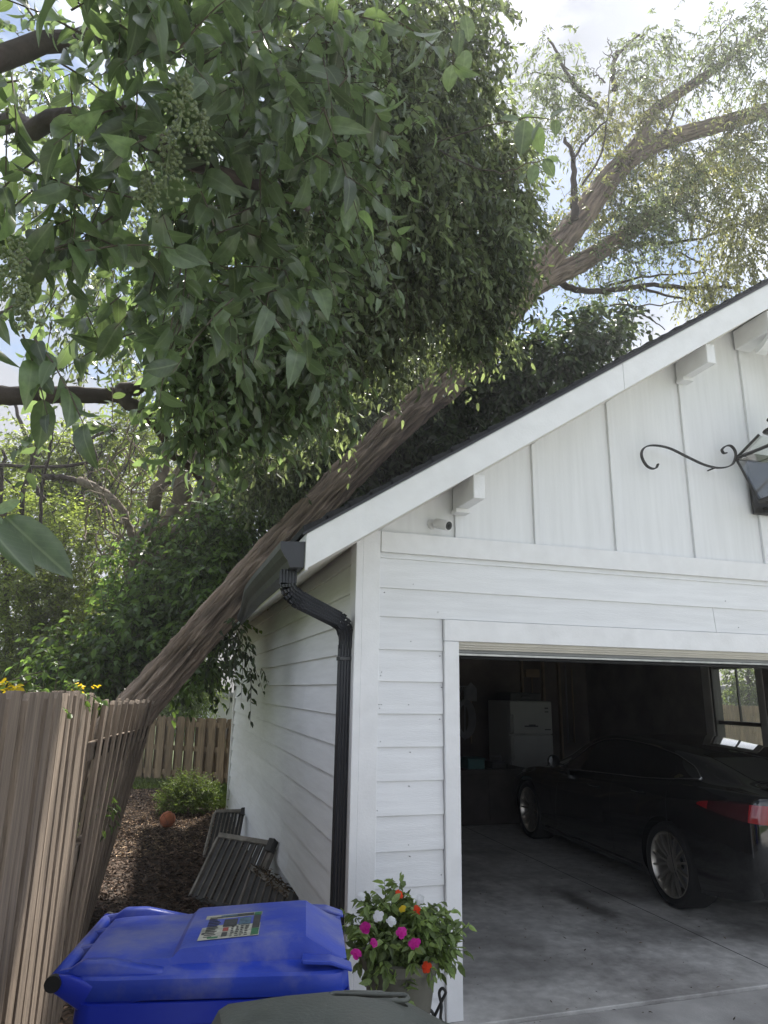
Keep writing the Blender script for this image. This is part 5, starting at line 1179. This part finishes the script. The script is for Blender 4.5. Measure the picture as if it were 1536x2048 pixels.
for i, (pl, yv, r0, r1) in enumerate(thin):
    limb('branch', [aty(a, b, yv+0.05*math.sin(k)) for k, (a, b) in enumerate(pl)], r0, r1, M['bark_dark'], ft, n=4*len(pl), seg=7, wob=0.012, seed=i)
def cl(lst): return [(at(a, b, D), r, n) for a, b, D, r, n in lst]
def clx(lst): return [(at(a, b, D*1.27), tuple(1.2*q for q in r), int(n*0.62)) for a, b, D, r, n in lst]
# drooping narrow leaves, olive and green
foliage('crown', ft, M['leaf_olive'], clx([(1215, 260, 7.6, (.55, .5, .45), 190), (1300, 245, 7.7, (.5, .5, .45), 170), (1240, 350, 7.5, (.40, .4, .35), 120), (1190, 400, 7.2, (.25, .3, .25), 60), (1420, 320, 7.8, (.55, .5, .5), 200), (1500, 400, 7.6, (.5, .5, .45), 180), (1490, 500, 7.4, (.55, .5, .45), 200), (1400, 560, 7.4, (.45, .4, .35), 130), (1510, 240, 8.0, (.5, .5, .5), 150), (1450, 440, 8.0, (.5, .5, .4), 130), (1130, 420, 7.0, (.22, .3, .2), 45), (1340, 330, 7.7, (.5, .4, .4), 110)]), 101, leaf=0.072, wr=0.34, tm='simple', per=12, tl=0.32, droop=0.75, ldroop=0.75, up=0.4, twigs=M['twig'], twig_r=0.002)
foliage('crown', ft, M['leaf_fine'], clx([(1110, 130, 7.6, (.42, .4, .40), 110), (1105, 190, 7.5, (.35, .4, .25), 60), (1150, 230, 7.4, (.25, .3, .2), 35), (1315, 105, 7.9, (.50, .5, .32), 150), (1255, 140, 7.8, (.25, .3, .2), 40), (1290, 170, 7.8, (.35, .4, .3), 70), (1435, 95, 7.9, (.38, .5, .5), 110), (1400, 150, 7.9, (.35, .4, .4), 70), (1500, 60, 8.0, (.4, .5, .55), 140), (1520, 170, 8.0, (.4, .5, .4), 120), (1060, 250, 7.2, (.32, .4, .28), 60), (1000, 200, 7.2, (.35, .4, .3), 75), (1060, 330, 7.2, (.2, .2, .2), 24), (1140, 200, 7.5, (.3, .3, .3), 40)]), 102, leaf=0.07, wr=0.34, tm='simple', per=12, tl=0.28, droop=0.6, ldroop=0.6, up=0.4, twigs=M['twig'], twig_r=0.002)
foliage('crown', ft, M['leaf_fine'], clx([(1260, 420, 7.3, (.45, .4, .35), 200), (1340, 400, 7.6, (.5, .5, .4), 220), (1370, 340, 7.8, (.4, .5, .3), 120), (1240, 530, 7.4, (.35, .4, .30), 110), (1300, 470, 7.5, (.45, .4, .3), 150), (1160, 500, 7.2, (.3, .3, .25), 90), (1090, 470, 7.0, (.25, .3, .25), 70), (1470, 320, 8.2, (.6, .6, .5), 200), (1520, 290, 8.2, (.4, .6, .4), 120), (1180, 620, 7.6, (.28, .4, .35), 75), (1230, 650, 7.6, (.25, .4, .3), 60)]), 103, leaf=0.07, wr=0.34, tm='simple', per=11, tl=0.34, droop=0.5, ldroop=0.45, up=0.6, twigs=M['twig'], twig_r=0.002)
# a hanging spray of dark leaves under the trunk at the gutter
foliage('hanging_spray', ft, M['leaf_dark'], cl([(462, 1255, 5.9, (.12, .12, .12), 18), (480, 1300, 5.8, (.10, .1, .10), 7), (500, 1340, 5.8, (.10, .1, .05), 4), (455, 1280, 6.0, (.10, .1, .10), 7)]), 104, leaf=0.065, wr=0.42, tm='mid', per=7, tl=0.20, droop=1.0, ldroop=0.7, twigs=M['twig'], twig_part='spray_twigs')

# ================================================================== GLOSSY PRIVET (near tree, branches hang over the yard)
pv = empty('privet_tree', (-3.6, 0.2, 0), 'glossy dark-leaved privet with green berries hanging over the yard from the left', 'tree')
limb('trunk', [(-3.6, 0.2, -0.1), (-3.5, 0.2, 1.2), (-3.2, 0.1, 2.4), (-2.8, 0.05, 3.0)], 0.17, 0.10, M['bark_dark'], pv, n=24, seg=16, wob=0.01, seed=1)
limb('main_branch', [(-2.8, 0.05, 3.0), aty(-60, 795, 0), aty(60, 792, 0), aty(150, 790, 0), aty(250, 792, 0)], 0.058, 0.042, M['bark_dark'], pv, n=26, seg=14, wob=0.003, seed=2)
limb('main_branch', [aty(235, 790, 0), aty(275, 815, 0), aty(310, 850, 0.05), aty(350, 905, 0.15), aty(395, 950, 0.3), aty(415, 985, 0.4)], 0.044, 0.014, M['bark_dark'], pv, n=22, seg=12, wob=0.008, seed=3)
limb('main_branch', [aty(240, 788, 0), aty(300, 765, 0), aty(370, 745, 0.1), aty(470, 700, 0.3), aty(600, 620, 0.8), aty(760, 560, 1.4), aty(900, 480, 2.0)], 0.042, 0.014, M['bark_dark'], pv, n=30, seg=12, wob=0.01, seed=4)
limb('main_branch', [(-2.8, 0.05, 3.0), (-2.6, -0.2, 4.0), (-2.0, -0.5, 5.0), (-1.0, 0.0, 5.8), (0.2, 0.9, 6.4)], 0.085, 0.03, M['bark_dark'], pv, n=30, seg=12, wob=0.02, seed=5)
limb('main_branch', [(-2.6, -0.2, 4.0), (-2.1, -1.0, 3.9), (-1.6, -1.7, 3.5), (-1.1, -1.9, 3.3), (-0.7, -1.7, 3.4)], 0.05, 0.012, M['bark_dark'], pv, n=26, seg=10, wob=0.02, seed=6)
limb('main_branch', [aty(370, 745, 0.1), aty(450, 790, 0.2), aty(560, 840, 0.4), aty(650, 870, 0.8)], 0.025, 0.008, M['bark_dark'], pv, n=20, seg=8, wob=0.01, seed=7)
foliage('near_leaves', pv, M['leaf_privet'], cl([(60, 70, 1.9, .34, 13), (230, 60, 1.9, .34, 15), (400, 40, 2.0, .34, 16), (520, 60, 2.2, .36, 20), (650, 40, 2.5, .4, 24), (90, 300, 2.1, .30, 4), (240, 190, 2.0, .28, 7), (300, 330, 2.1, .30, 7), (150, 450, 2.2, .28, 6), (330, 460, 2.2, .32, 13), (450, 300, 2.3, .32, 15), (50, 590, 1.8, .18, 4), (250, 500, 2.2, .20, 6), (420, 560, 2.3, .26, 12), (520, 480, 2.5, .26, 12), (380, 600, 2.6, .24, 9)]), 201, leaf=0.092, wr=0.50, tm='ovate', per=7, tl=0.24, droop=0.45, ldroop=0.45, curl=0.55, up=0.5, size_var=0.45, single=275, twigs=M['twig'], twig_r=0.0028)
foliage('middle_leaves', pv, M['leaf_privet'], cl([(500, 180, 3.0, .42, 84), (610, 130, 3.2, .42, 98), (560, 300, 3.1, .40, 92), (640, 380, 3.3, .36, 70), (540, 450, 3.2, .34, 72), (460, 600, 3.3, .36, 92), (560, 580, 3.5, .36, 92), (390, 700, 3.4, .28, 70), (480, 700, 3.6, .34, 112), (570, 700, 3.8, .34, 112), (410, 830, 3.6, .18, 44), (460, 800, 3.7, .26, 84), (540, 790, 3.9, .26, 78), (610, 740, 4.1, .24, 56), (270, 620, 3.4, .14, 11), (120, 610, 3.2, .14, 5), (100, 850, 3.5, .10, 3), (230, 880, 3.5, .12, 3), (310, 510, 3.5, .28, 33), (160, 430, 3.8, .4, 14), (60, 110, 3.8, .4, 22), (300, 70, 3.6, .4, 47), (430, 380, 3.2, .3, 47)]), 202, leaf=0.064, wr=0.48, tm='ovate', per=8, tl=0.24, droop=0.45, ldroop=0.4, curl=0.5, up=0.45, size_var=0.5, twigs=M['twig'], twig_r=0.0026)
foliage('outer_leaves', pv, M['leaf_fine'], cl([(760, 120, 4.6, (.5, .6, .6), 336), (850, 40, 5.2, (.42, .6, .5), 240), (890, 190, 5.3, (.36, .5, .5), 240), (780, 330, 4.6, (.5, .6, .55), 368), (880, 340, 5.2, (.42, .5, .5), 304), (960, 400, 5.6, (.34, .5, .42), 224), (810, 480, 4.8, (.42, .5, .42), 320), (915, 490, 5.3, (.38, .5, .34), 264), (985, 520, 5.6, (.18, .4, .26), 104), (750, 580, 4.7, (.36, .5, .28), 200), (850, 560, 5.1, (.36, .5, .24), 184), (660, 660, 4.5, (.28, .4, .20), 104), (995, 565, 5.8, (.16, .3, .18), 100), (965, 640, 5.8, (.20, .3, .16), 120), (925, 660, 5.7, (.2, .3, .12), 80), (1030, 470, 6.2, (.2, .3, .25), 70), (1010, 380, 6.2, (.2, .3, .3), 60), (580, 960, 7.2, (.3, .3, .2), 70), (640, 900, 7.2, (.35, .3, .25), 110), (720, 830, 7.3, (.35, .3, .25), 120), (800, 760, 7.4, (.35, .3, .25), 120), (880, 690, 7.5, (.35, .3, .25), 110), (560, 900, 6.6, (.3, .3, .25), 90), (690, 440, 4.5, (.4, .5, .4), 240), (1000, 290, 5.7, (.2, .3, .25), 72), (710, 230, 4.4, (.45, .5, .55), 288), (670, 560, 4.5, (.36, .4, .3), 184), (930, 90, 5.8, (.2, .4, .4), 72), (965, 170, 6.0, (.16, .3, .2), 34), (1035, 330, 6.2, (.14, .3, .14), 26), (985, 20, 6.0, (.14, .3, .2), 22), (1050, 420, 6.3, (.12, .3, .12), 20), (300, 480, 6.0, (.6, .5, .5), 120), (150, 560, 6.2, (.6, .5, .4), 90), (60, 400, 6.2, (.5, .5, .5), 70), (220, 300, 6.2, (.6, .5, .5), 80), (80, 180, 6.2, (.5, .5, .5), 70), (400, 640, 5.6, (.5, .4, .4), 120), (200, 680, 6.0, (.4, .4, .2), 40), (480, 900, 6.2, (.35, .3, .25), 80), (640, 820, 5.6, (.25, .3, .2), 70), (540, 960, 6.6, (.25, .3, .15), 50), (650, 60, 4.2, (.4, .4, .4), 128), (740, 690, 5.0, (.25, .3, .16), 72)]), 203, leaf=0.060, wr=0.42, tm='mid', per=10, tl=0.28, droop=0.75, ldroop=0.6, curl=0.35, up=0.4, size_var=0.5, twigs=M['twig'], twig_r=0.002)
# a spray of single leaves against the sky, and two leaves close to the lens
def sprig(name, spec, m, seed, wr=0.55, tm='ovate', curl=0.25):
    rng = np.random.default_rng(seed); base = []; d = []; nv = []; ln = []
    for (ax, ay, bx, by, D) in spec:
        p, q = at(ax, ay, D), at(bx, by, D-0.02); base.append(p); d.append(q-p); ln.append(np.linalg.norm(q-p)); nv.append(nrm((CAM-p)[None])[0]*0.9+np.array([0, 0, 0.9])+rng.normal(size=3)*0.25)
    return leaf_mesh(name, np.array(base), np.array(d), np.array(nv), np.array(ln), wr, tm, M[m], pv, curl=curl, rng=rng, single=99)
sprig('tip_leaves', [(1092, 318, 1120, 318, 3.0), (1088, 318, 1108, 352, 3.0), (1070, 330, 1062, 368, 3.0), (1050, 348, 1040, 362, 3.0), (1100, 235, 1140, 212, 3.0), (1085, 240, 1060, 275, 3.0), (1050, 240, 1042, 310, 3.1), (1110, 240, 1112, 270, 3.0), (1040, 240, 1002, 232, 3.0), (1065, 235, 1035, 230, 3.0), (1075, 255, 1080, 305, 3.1), (920, 60, 915, 110, 2.9), (900, 90, 880, 135, 2.9), (930, 100, 925, 160, 3.0), (880, 60, 850, 90, 3.0), (905, 130, 895, 180, 3.0), (930, 30, 940, 80, 3.0)], 'leaf_privet', 301, curl=0.12)
limb('tip_twig', [at(880, 300, 3.4), at(980, 345, 3.1), at(1040, 335, 3.0), at(1088, 318, 3.0)], 0.004, 0.002, M['twig'], pv, n=12, seg=5, wob=0.004, seed=9)
limb('tip_twig', [at(860, 290, 3.4), at(960, 255, 3.1), at(1040, 238, 3.0), at(1105, 238, 3.0)], 0.004, 0.002, M['twig'], pv, n=12, seg=5, wob=0.004, seed=10)
limb('tip_twig', [at(860, -40, 3.2), at(910, 40, 3.0), at(905, 130, 2.95)], 0.004, 0.002, M['twig'], pv, n=10, seg=5, wob=0.004, seed=12)
sprig('close_leaves', [(10, 1032, 148, 1165, 1.15), (-30, 1040, 60, 1170, 1.10), (-40, 1010, 20, 1100, 1.2), (40, 1000, -20, 1030, 1.15)], 'leaf_privet', 302, wr=0.36, curl=-0.22)
limb('close_twig', [at(-160, 930, 1.4), at(-60, 1000, 1.25), at(12, 1032, 1.15)], 0.004, 0.002, M['twig'], pv, n=10, seg=6, wob=0.002, seed=11)
# berry clusters
def berries(px, py, D, r, n, seed):
    rng = np.random.default_rng(seed); c = at(px, py, D); t = (1+5**.5)/2
    iv = nrm(np.array([(-1, t, 0), (1, t, 0), (-1, -t, 0), (1, -t, 0), (0, -1, t), (0, 1, t), (0, -1, -t), (0, 1, -t), (t, 0, -1), (t, 0, 1), (-t, 0, -1), (-t, 0, 1)], float))
    itf = np.array([(0, 11, 5), (0, 5, 1), (0, 1, 7), (0, 7, 10), (0, 10, 11), (1, 5, 9), (5, 11, 4), (11, 10, 2), (10, 7, 6), (7, 1, 8), (3, 9, 4), (3, 4, 2), (3, 2, 6), (3, 6, 8), (3, 8, 9), (4, 9, 5), (2, 4, 11), (6, 2, 10), (8, 6, 7), (9, 8, 1)])
    s = rng.random(n); ctr = c+np.array([0, 0, 1])*(s[:, None]-.5)*2.2*r[1]+nrm(rng.normal(size=(n, 3)))*(rng.random((n, 1))**.5)*r[0]*.72*(1.15-s[:, None]*.75)
    rad = rng.uniform(.0038, .0060, n); V = (ctr[:, None]+iv[None]*rad[:, None, None]).reshape(-1, 3); F = (itf[None]+(np.arange(n)*12)[:, None, None]).reshape(-1, 3)
    npmesh('berry_cluster', V, F, M['berry'], pv, smooth=True, kind='stuff')
    mb = MB(); ax0 = c+np.array([0, 0, r[1]*1.3])
    mb.tube([ax0, c-np.array([0, 0, r[1]])], 0.0022, 5)
    for q in ctr[::4]: mb.tube([c+np.array([0, 0, (q[2]-c[2])*0.6+.01]), q], 0.0010, 4)
    mb.build('berry_stalk', M['berry'], pv, kind='stuff')
for i, (a, b, D, r, n) in enumerate(((365, 205, 1.62, (.075, .075), 130), (405, 265, 1.66, (.05, .05), 70), (335, 330, 1.66, (.075, .07), 110), (295, 395, 1.7, (.06, .05), 70), (30, 540, 1.45, (.065, .065), 110), (50, 610, 1.5, (.05, .04), 60), (615, 470, 2.6, (.06, .06), 50), (860, 300, 4.2, (.10, .08), 80))): berries(a, b, D, r, n, 400+i)

# ================================================================== TREES AND SHRUBS BEHIND
def tree(name, label, base, limbs, clumps, seed, mats, leaf, bark='bark_dark', group=None, cat='tree', **kw):
    t = empty(name, tuple(base), label, cat, group)
    for i, (pts, r0, r1) in enumerate(limbs): limb('trunk' if i == 0 else 'limb', pts, r0, r1, M[bark], t, n=18, seg=12 if i == 0 else 8, wob=min(0.03, r0*0.35), seed=seed+i)
    for i, (m, cls) in enumerate(zip(mats, clumps)): foliage('crown', t, M[m], cls, seed+50+i, leaf=leaf, **kw)
    return t
# dark broadleaf behind the trunk, over the roof
tree('broadleaf_tree', 'dark-leaved tree standing behind the fallen trunk and above the roof edge', (-1.3, 5.6, 0),
     [([(-1.9, 6.0, -.1), (-1.6, 6.0, 2), (-0.6, 5.6, 4.2), (0.8, 5.2, 5.4), (2.4, 5.0, 6.0)], .16, .05), ([(-0.6, 5.6, 4.2), (0.4, 5.0, 4.2), (1.6, 4.8, 4.6), (2.6, 4.7, 5.0)], .07, .02), ([at(960, 720, 8.6), at(1030, 695, 8.4), at(1080, 680, 8.4), at(1105, 650, 8.4)], .03, .008), ([at(900, 800, 8.6), at(960, 770, 8.4), at(1010, 800, 8.4)], .02, .008), ([at(720, 900, 8.5), at(800, 870, 8.4), at(900, 850, 8.4)], .05, .02), ([at(640, 980, 8.2), at(560, 1040, 8.0), at(520, 1100, 8.0)], .06, .04)],
     [cl([(800, 800, 8.8, (.7, .7, .6), 300), (900, 830, 8.6, (.6, .6, .45), 260), (960, 760, 8.7, (.55, .6, .4), 220), (1030, 760, 8.6, (.5, .5, .38), 190), (1100, 720, 8.6, (.45, .5, .35), 150), (1160, 690, 8.8, (.40, .5, .35), 110), (1210, 660, 8.8, (.3, .4, .3), 60), (840, 900, 8.4, (.45, .5, .3), 140), (760, 900, 8.2, (.45, .5, .4), 180), (690, 950, 8.0, (.45, .5, .35), 150), (730, 820, 8.6, (.5, .5, .5), 200), (640, 930, 8.4, (.5, .5, .5), 200), (1105, 645, 8.8, (.10, .2, .06), 7), (960, 700, 9.0, (.25, .4, .15), 24)]),
      cl([(760, 640, 9.5, (.7, .6, .6), 220), (650, 780, 9.0, (.7, .6, .6), 220), (560, 860, 9.0, (.7, .6, .5), 200), (870, 700, 9.4, (.6, .6, .4), 160)])],
     500, ['leaf_dark', 'leaf_back'], 0.10, tm='mid', wr=0.48, per=9, tl=0.36, droop=0.3, ldroop=0.5, twigs=M['twig'])
# vine-covered stems left of the trunk
vt = tree('vine_covered_tree', 'cluster of pale leaning stems wrapped in ivy behind the broken fence', (-2.2, 4.2, 0),
     [([at(210, 1400, 8.0), at(250, 1280, 8.0), at(300, 1150, 8.0), at(345, 1030, 8.0), at(370, 930, 8.0), at(400, 830, 8.1)], .15, .09), ([at(300, 1390, 7.6), at(330, 1200, 7.7), at(370, 1090, 7.8), at(430, 960, 8.0), at(520, 850, 8.2)], .13, .08), ([at(260, 1150, 7.9), at(290, 1060, 7.9), at(320, 960, 8.0), at(345, 890, 8.0)], .10, .06), ([at(180, 1380, 7.4), at(235, 1230, 7.5), at(290, 1130, 7.6), at(400, 1010, 7.8), at(470, 940, 8.0)], .07, .05), ([at(160, 960, 8.0), at(230, 1000, 7.9), at(260, 1060, 7.9), at(270, 1120, 7.9)], .05, .04), ([at(330, 1390, 7.2), at(345, 1300, 7.2), at(375, 1190, 7.3)], .03, .02)],
     [cl([(330, 1190, 7.2, (.45, .5, .40), 210), (420, 1140, 7.2, (.45, .5, .4), 210), (440, 1050, 7.4, (.4, .5, .35), 150), (250, 1260, 7.0, (.40, .5, .35), 170), (330, 1310, 6.8, (.38, .4, .32), 170), (210, 1340, 6.6, (.35, .4, .25), 140), (410, 1230, 6.9, (.28, .4, .28), 100), (130, 1330, 6.6, (.3, .4, .28), 100), (500, 1000, 7.8, (.40, .5, .40), 150), (470, 1100, 7.4, (.32, .4, .3), 110), (400, 1320, 6.6, (.16, .3, .2), 40), (270, 1130, 7.5, (.3, .4, .25), 60), (330, 1050, 7.4, (.2, .3, .15), 25), (540, 930, 8.0, (.5, .5, .4), 150)])],
     600, ['leaf_ivy'], 0.075, bark='bark_pale', tm='mid', wr=0.55, per=9, tl=0.28, droop=0.35, ldroop=0.5, twigs=M['twig'])
rv = np.random.default_rng(66)
for i in range(70):
    a = np.array([rv.uniform(190, 420), rv.uniform(900, 1150)]); D = rv.uniform(7.5, 8.2); pts = [at(*a, D)]
    ang = rv.uniform(0, 6.28)
    for k in range(4):
        ang += rv.normal()*0.7; a = a+np.array([math.cos(ang), math.sin(ang)*1.1])*rv.uniform(20, 50); a[0] = np.clip(a[0], 170, 460); pts.append(at(*a, D+rv.normal()*0.12))
    limb('vine', pts, rv.uniform(.005, .014), .003, M['vine'], vt, n=14, seg=5, wob=0.012, seed=i)
# shrubs and trees at the left
tree('tall_shrub', 'bright yellow-green shrub mass at the far left above the fence', (-4.2, 4.0, 0),
     [([at(60, 1420, 8.2), at(80, 1250, 8.2), at(40, 1050, 8.4), at(80, 880, 8.6)], .06, .02), ([at(20, 1400, 8.4), at(10, 1100, 8.4), at(5, 900, 8.4)], .05, .02), ([at(90, 1000, 8.2), at(60, 950, 8.2), at(75, 880, 8.2), at(70, 820, 8.2)], .025, .015), ([at(80, 1060, 8.0), at(84, 980, 8.0), at(100, 900, 8.0), at(110, 830, 8.0)], .022, .012), ([at(90, 955, 8.0), at(150, 960, 8.0), at(210, 975, 8.0)], .04, .02), ([at(0, 930, 8.1), at(100, 935, 8.1), at(190, 920, 8.1), at(185, 880, 8.1), at(230, 860, 8.1)], .022, .018)],
     [cl([(60, 1300, 7.8, (.6, .5, .5), 300), (30, 1170, 8.0, (.6, .5, .5), 300), (140, 1200, 8.2, (.5, .5, .45), 230), (170, 1080, 8.6, (.5, .5, .4), 170), (60, 1040, 8.6, (.6, .5, .45), 190), (200, 1310, 8.0, (.4, .4, .4), 140), (130, 1380, 7.6, (.5, .4, .3), 160), (0, 1390, 7.4, (.5, .4, .3), 160)])],
     700, ['leaf_bright'], 0.06, tm='simple', wr=0.42, per=11, tl=0.3, droop=0.2, ldroop=0.25, twigs=M['twig'])
tree('scrubby_tree', 'thin-branched scrubby tree with light showing through at the left edge', (-4.6, 6.5, 0),
     [([at(110, 1400, 11), at(120, 1100, 11), at(60, 900, 11), at(20, 780, 11)], .07, .02), ([at(120, 1100, 11), at(190, 930, 11), at(240, 840, 11)], .04, .015)]+[([at(x0+q*rv.uniform(18, 30)*sg_, 1060-q*rv.uniform(40, 60), 10.5) for q in range(5)], .02, .006) for x0, sg_ in ((30, 1), (70, -1), (120, 1), (160, -1), (200, 1), (230, -1), (90, 1), (180, 1))],
     [cl([(60, 900, 11, (.8, .7, .5), 170), (180, 900, 11, (.7, .7, .5), 160), (270, 880, 11, (.6, .6, .5), 130), (120, 980, 11, (.9, .7, .5), 190), (240, 980, 11.5, (.8, .7, .6), 180), (30, 1000, 11.5, (.8, .7, .6), 180), (300, 800, 11, (.6, .6, .4), 90), (380, 1000, 12, (.8, .6, .6), 160)])],
     800, ['leaf_bright'], 0.085, tm='simple', wr=0.45, per=10, tl=0.4, droop=0.2, ldroop=0.3, twigs=M['twig'])
# far backdrop trees beyond the yard
for i, (bx_, by_, cls, m, lab) in enumerate((
    (-9.0, 13.0, [(60, 1150, 19, (3.2, 2, 2.2), 420), (160, 980, 20, (3.0, 2, 1.6), 300), (20, 1330, 17, (2.5, 2, 1.2), 250), (230, 1250, 17, (2, 2, 1.5), 260)], 'leaf_back', 'far green tree filling the left background behind the shrubs'),
    (-4.5, 15.0, [(330, 1100, 20, (2.6, 2, 2.4), 420), (420, 900, 21, (2.6, 2, 2), 330), (560, 780, 22, (3, 2, 2), 360)], 'leaf_back', 'far green tree behind the ivy-wrapped stems'),
    (1.5, 17.0, [(700, 700, 22, (3.2, 2, 2.4), 420), (820, 820, 20, (2.4, 2, 1.5), 260), (640, 880, 20, (2.4, 2, 1.6), 260), (840, 560, 23, (2.8, 2, 2.2), 300)], 'leaf_bright', 'far sunlit tree glimpsed behind the upper trunk'))):
    c0 = at(cls[0][0], cls[0][1], cls[0][2])
    tree('background_tree', lab, (bx_, by_, 0), [([(bx_, by_, -.1), (bx_+.2, by_, 2.0), tuple(c0)], .25, .08)], [cl(cls)], 900+20*i, [m], 0.16, tm='simple', wr=0.5, per=10, tl=0.8, droop=0.25, ldroop=0.3, group='trees beyond the back fence', twigs=M['twig'], twig_r=0.006)
tree('small_tree', 'pale sunlit small tree leaning over the far fence beside the trunk', (-0.6, 11.6, 0),
     [([at(360, 1450, 15.5), at(365, 1400, 15.5), at(380, 1340, 15.6)], .05, .02)],
     [cl([(375, 1390, 15.5, (.55, .5, .45), 220), (345, 1410, 15.5, (.4, .5, .3), 110), (400, 1370, 15.6, (.4, .5, .3), 110), (385, 1335, 15.8, (.35, .4, .3), 80)])],
     970, ['leaf_shrub'], 0.09, tm='simple', wr=0.34, per=10, tl=0.4, droop=0.5, ldroop=0.4, twigs=M['twig'])
tree('shrub', 'rounded yellow-green bush on the mulch behind the basketball', (-0.62, 6.75, 0), [([(-0.62, 6.75, 0), (-0.6, 6.75, .15), (-0.58, 6.75, .3)], .02, .01)],
     [[((-0.62, 6.75, 0.24), (0.36, 0.34, 0.22), 330), ((-0.55, 6.7, 0.36), (0.27, 0.25, 0.15), 150), ((-0.82, 6.7, 0.18), (0.22, 0.22, 0.16), 110), ((-0.35, 6.75, 0.2), (0.2, 0.22, 0.15), 100)]],
     980, ['leaf_shrub'], 0.034, cat='bush', tm='simple', wr=0.40, per=11, tl=0.15, droop=0.0, ldroop=0.1, twigs=M['twig'], twig_r=0.0015)
# plants touching the fence
t = empty('climbing_vine', (-1.6, -0.8, 1.7), 'yellow-flowered vine spilling over the top of the leaning fence', 'vine')
foliage('leaves', t, M['leaf_ivy'], cl([(20, 1388, 2.6, (.14, .08, .05), 14), (95, 1385, 3.2, (.2, .1, .05), 14), (165, 1382, 3.9, (.12, .1, .05), 10)]), 990, leaf=0.032, wr=0.6, tm='mid', per=7, tl=0.10, droop=0.2, twigs=M['twig'])
foliage('flowers', t, M['petal_yellow'], cl([(8, 1378, 2.6, (.05, .05, .03), 4), (28, 1392, 2.6, (.05, .05, .03), 2), (160, 1379, 3.9, (.05, .05, .03), 4), (178, 1380, 3.9, (.03, .03, .03), 2)]), 991, leaf=0.030, wr=0.8, tm='mid', per=5, tl=0.05, droop=0.1)
t = empty('leafy_sprig', (-1.3, 1.0, 0.8), 'small leafy sprig poking out through the leaning fence boards', 'plant')
foliage('leaves', t, M['leaf_ivy'], cl([(165, 1650, 4.25, (.08, .04, .06), 9), (190, 1625, 4.3, (.06, .04, .05), 7), (212, 1598, 4.35, (.05, .03, .03), 4)]), 992, leaf=0.05, wr=0.36, tm='mid', per=5, tl=0.13, droop=0.4, ldroop=0.4, twigs=M['vine'])
# shrub and tree by the neighbouring house, seen through the window
tree('garden_bush', 'dark rounded bush below the neighbour house window', (20.5, 19.5, 0), [([(20.5, 19.5, 0), (20.5, 19.5, .5), (20.5, 19.5, .9)], .05, .03)], [[((20.6, 19.6, .65), (.7, .8, .6), 160)]], 994, ['leaf_back'], 0.12, cat='bush', tm='simple', wr=.5, per=9, tl=.3)
tree('garden_tree', 'leafy tree beside the neighbour house seen through the garage window', (19.5, 17.0, 0), [([(19.5, 17, 0), (19.5, 17, 1.5), (19.6, 17, 3)], .12, .05)], [[((19.6, 17.0, 2.2), (.9, 1.1, 1.5), 420), ((19.8, 16.2, 1.2), (.8, .9, .9), 200)]], 996, ['leaf_back'], 0.13, tm='simple', wr=.5, per=9, tl=.4)

# ================================================================== ADDED FLARE VEIL
hz_ = MB().box((-124, -124, -1.1), (124, 124, 14.0)).build('flare_haze', M['trim'])  # added box of thin air, stands in for a lens flare veil
hm = bpy.data.materials.new('flare_veil_air'); hm.use_nodes = True; hm.node_tree.nodes.clear()
ho = hm.node_tree.nodes.new('ShaderNodeOutputMaterial'); pvn = hm.node_tree.nodes.new('ShaderNodeVolumePrincipled')
pvn.inputs['Color'].default_value = (0.93, 0.95, 1.0, 1); pvn.inputs['Density'].default_value = 0.0030; pvn.inputs['Anisotropy'].default_value = 0.45
hm.node_tree.links.new(pvn.outputs['Volume'], ho.inputs['Volume'])
hz_.data.materials.clear(); hz_.data.materials.append(hm); tag(hz_, 'thin pale veil added through the air in place of lens flare', 'flare_haze', kind='stuff')
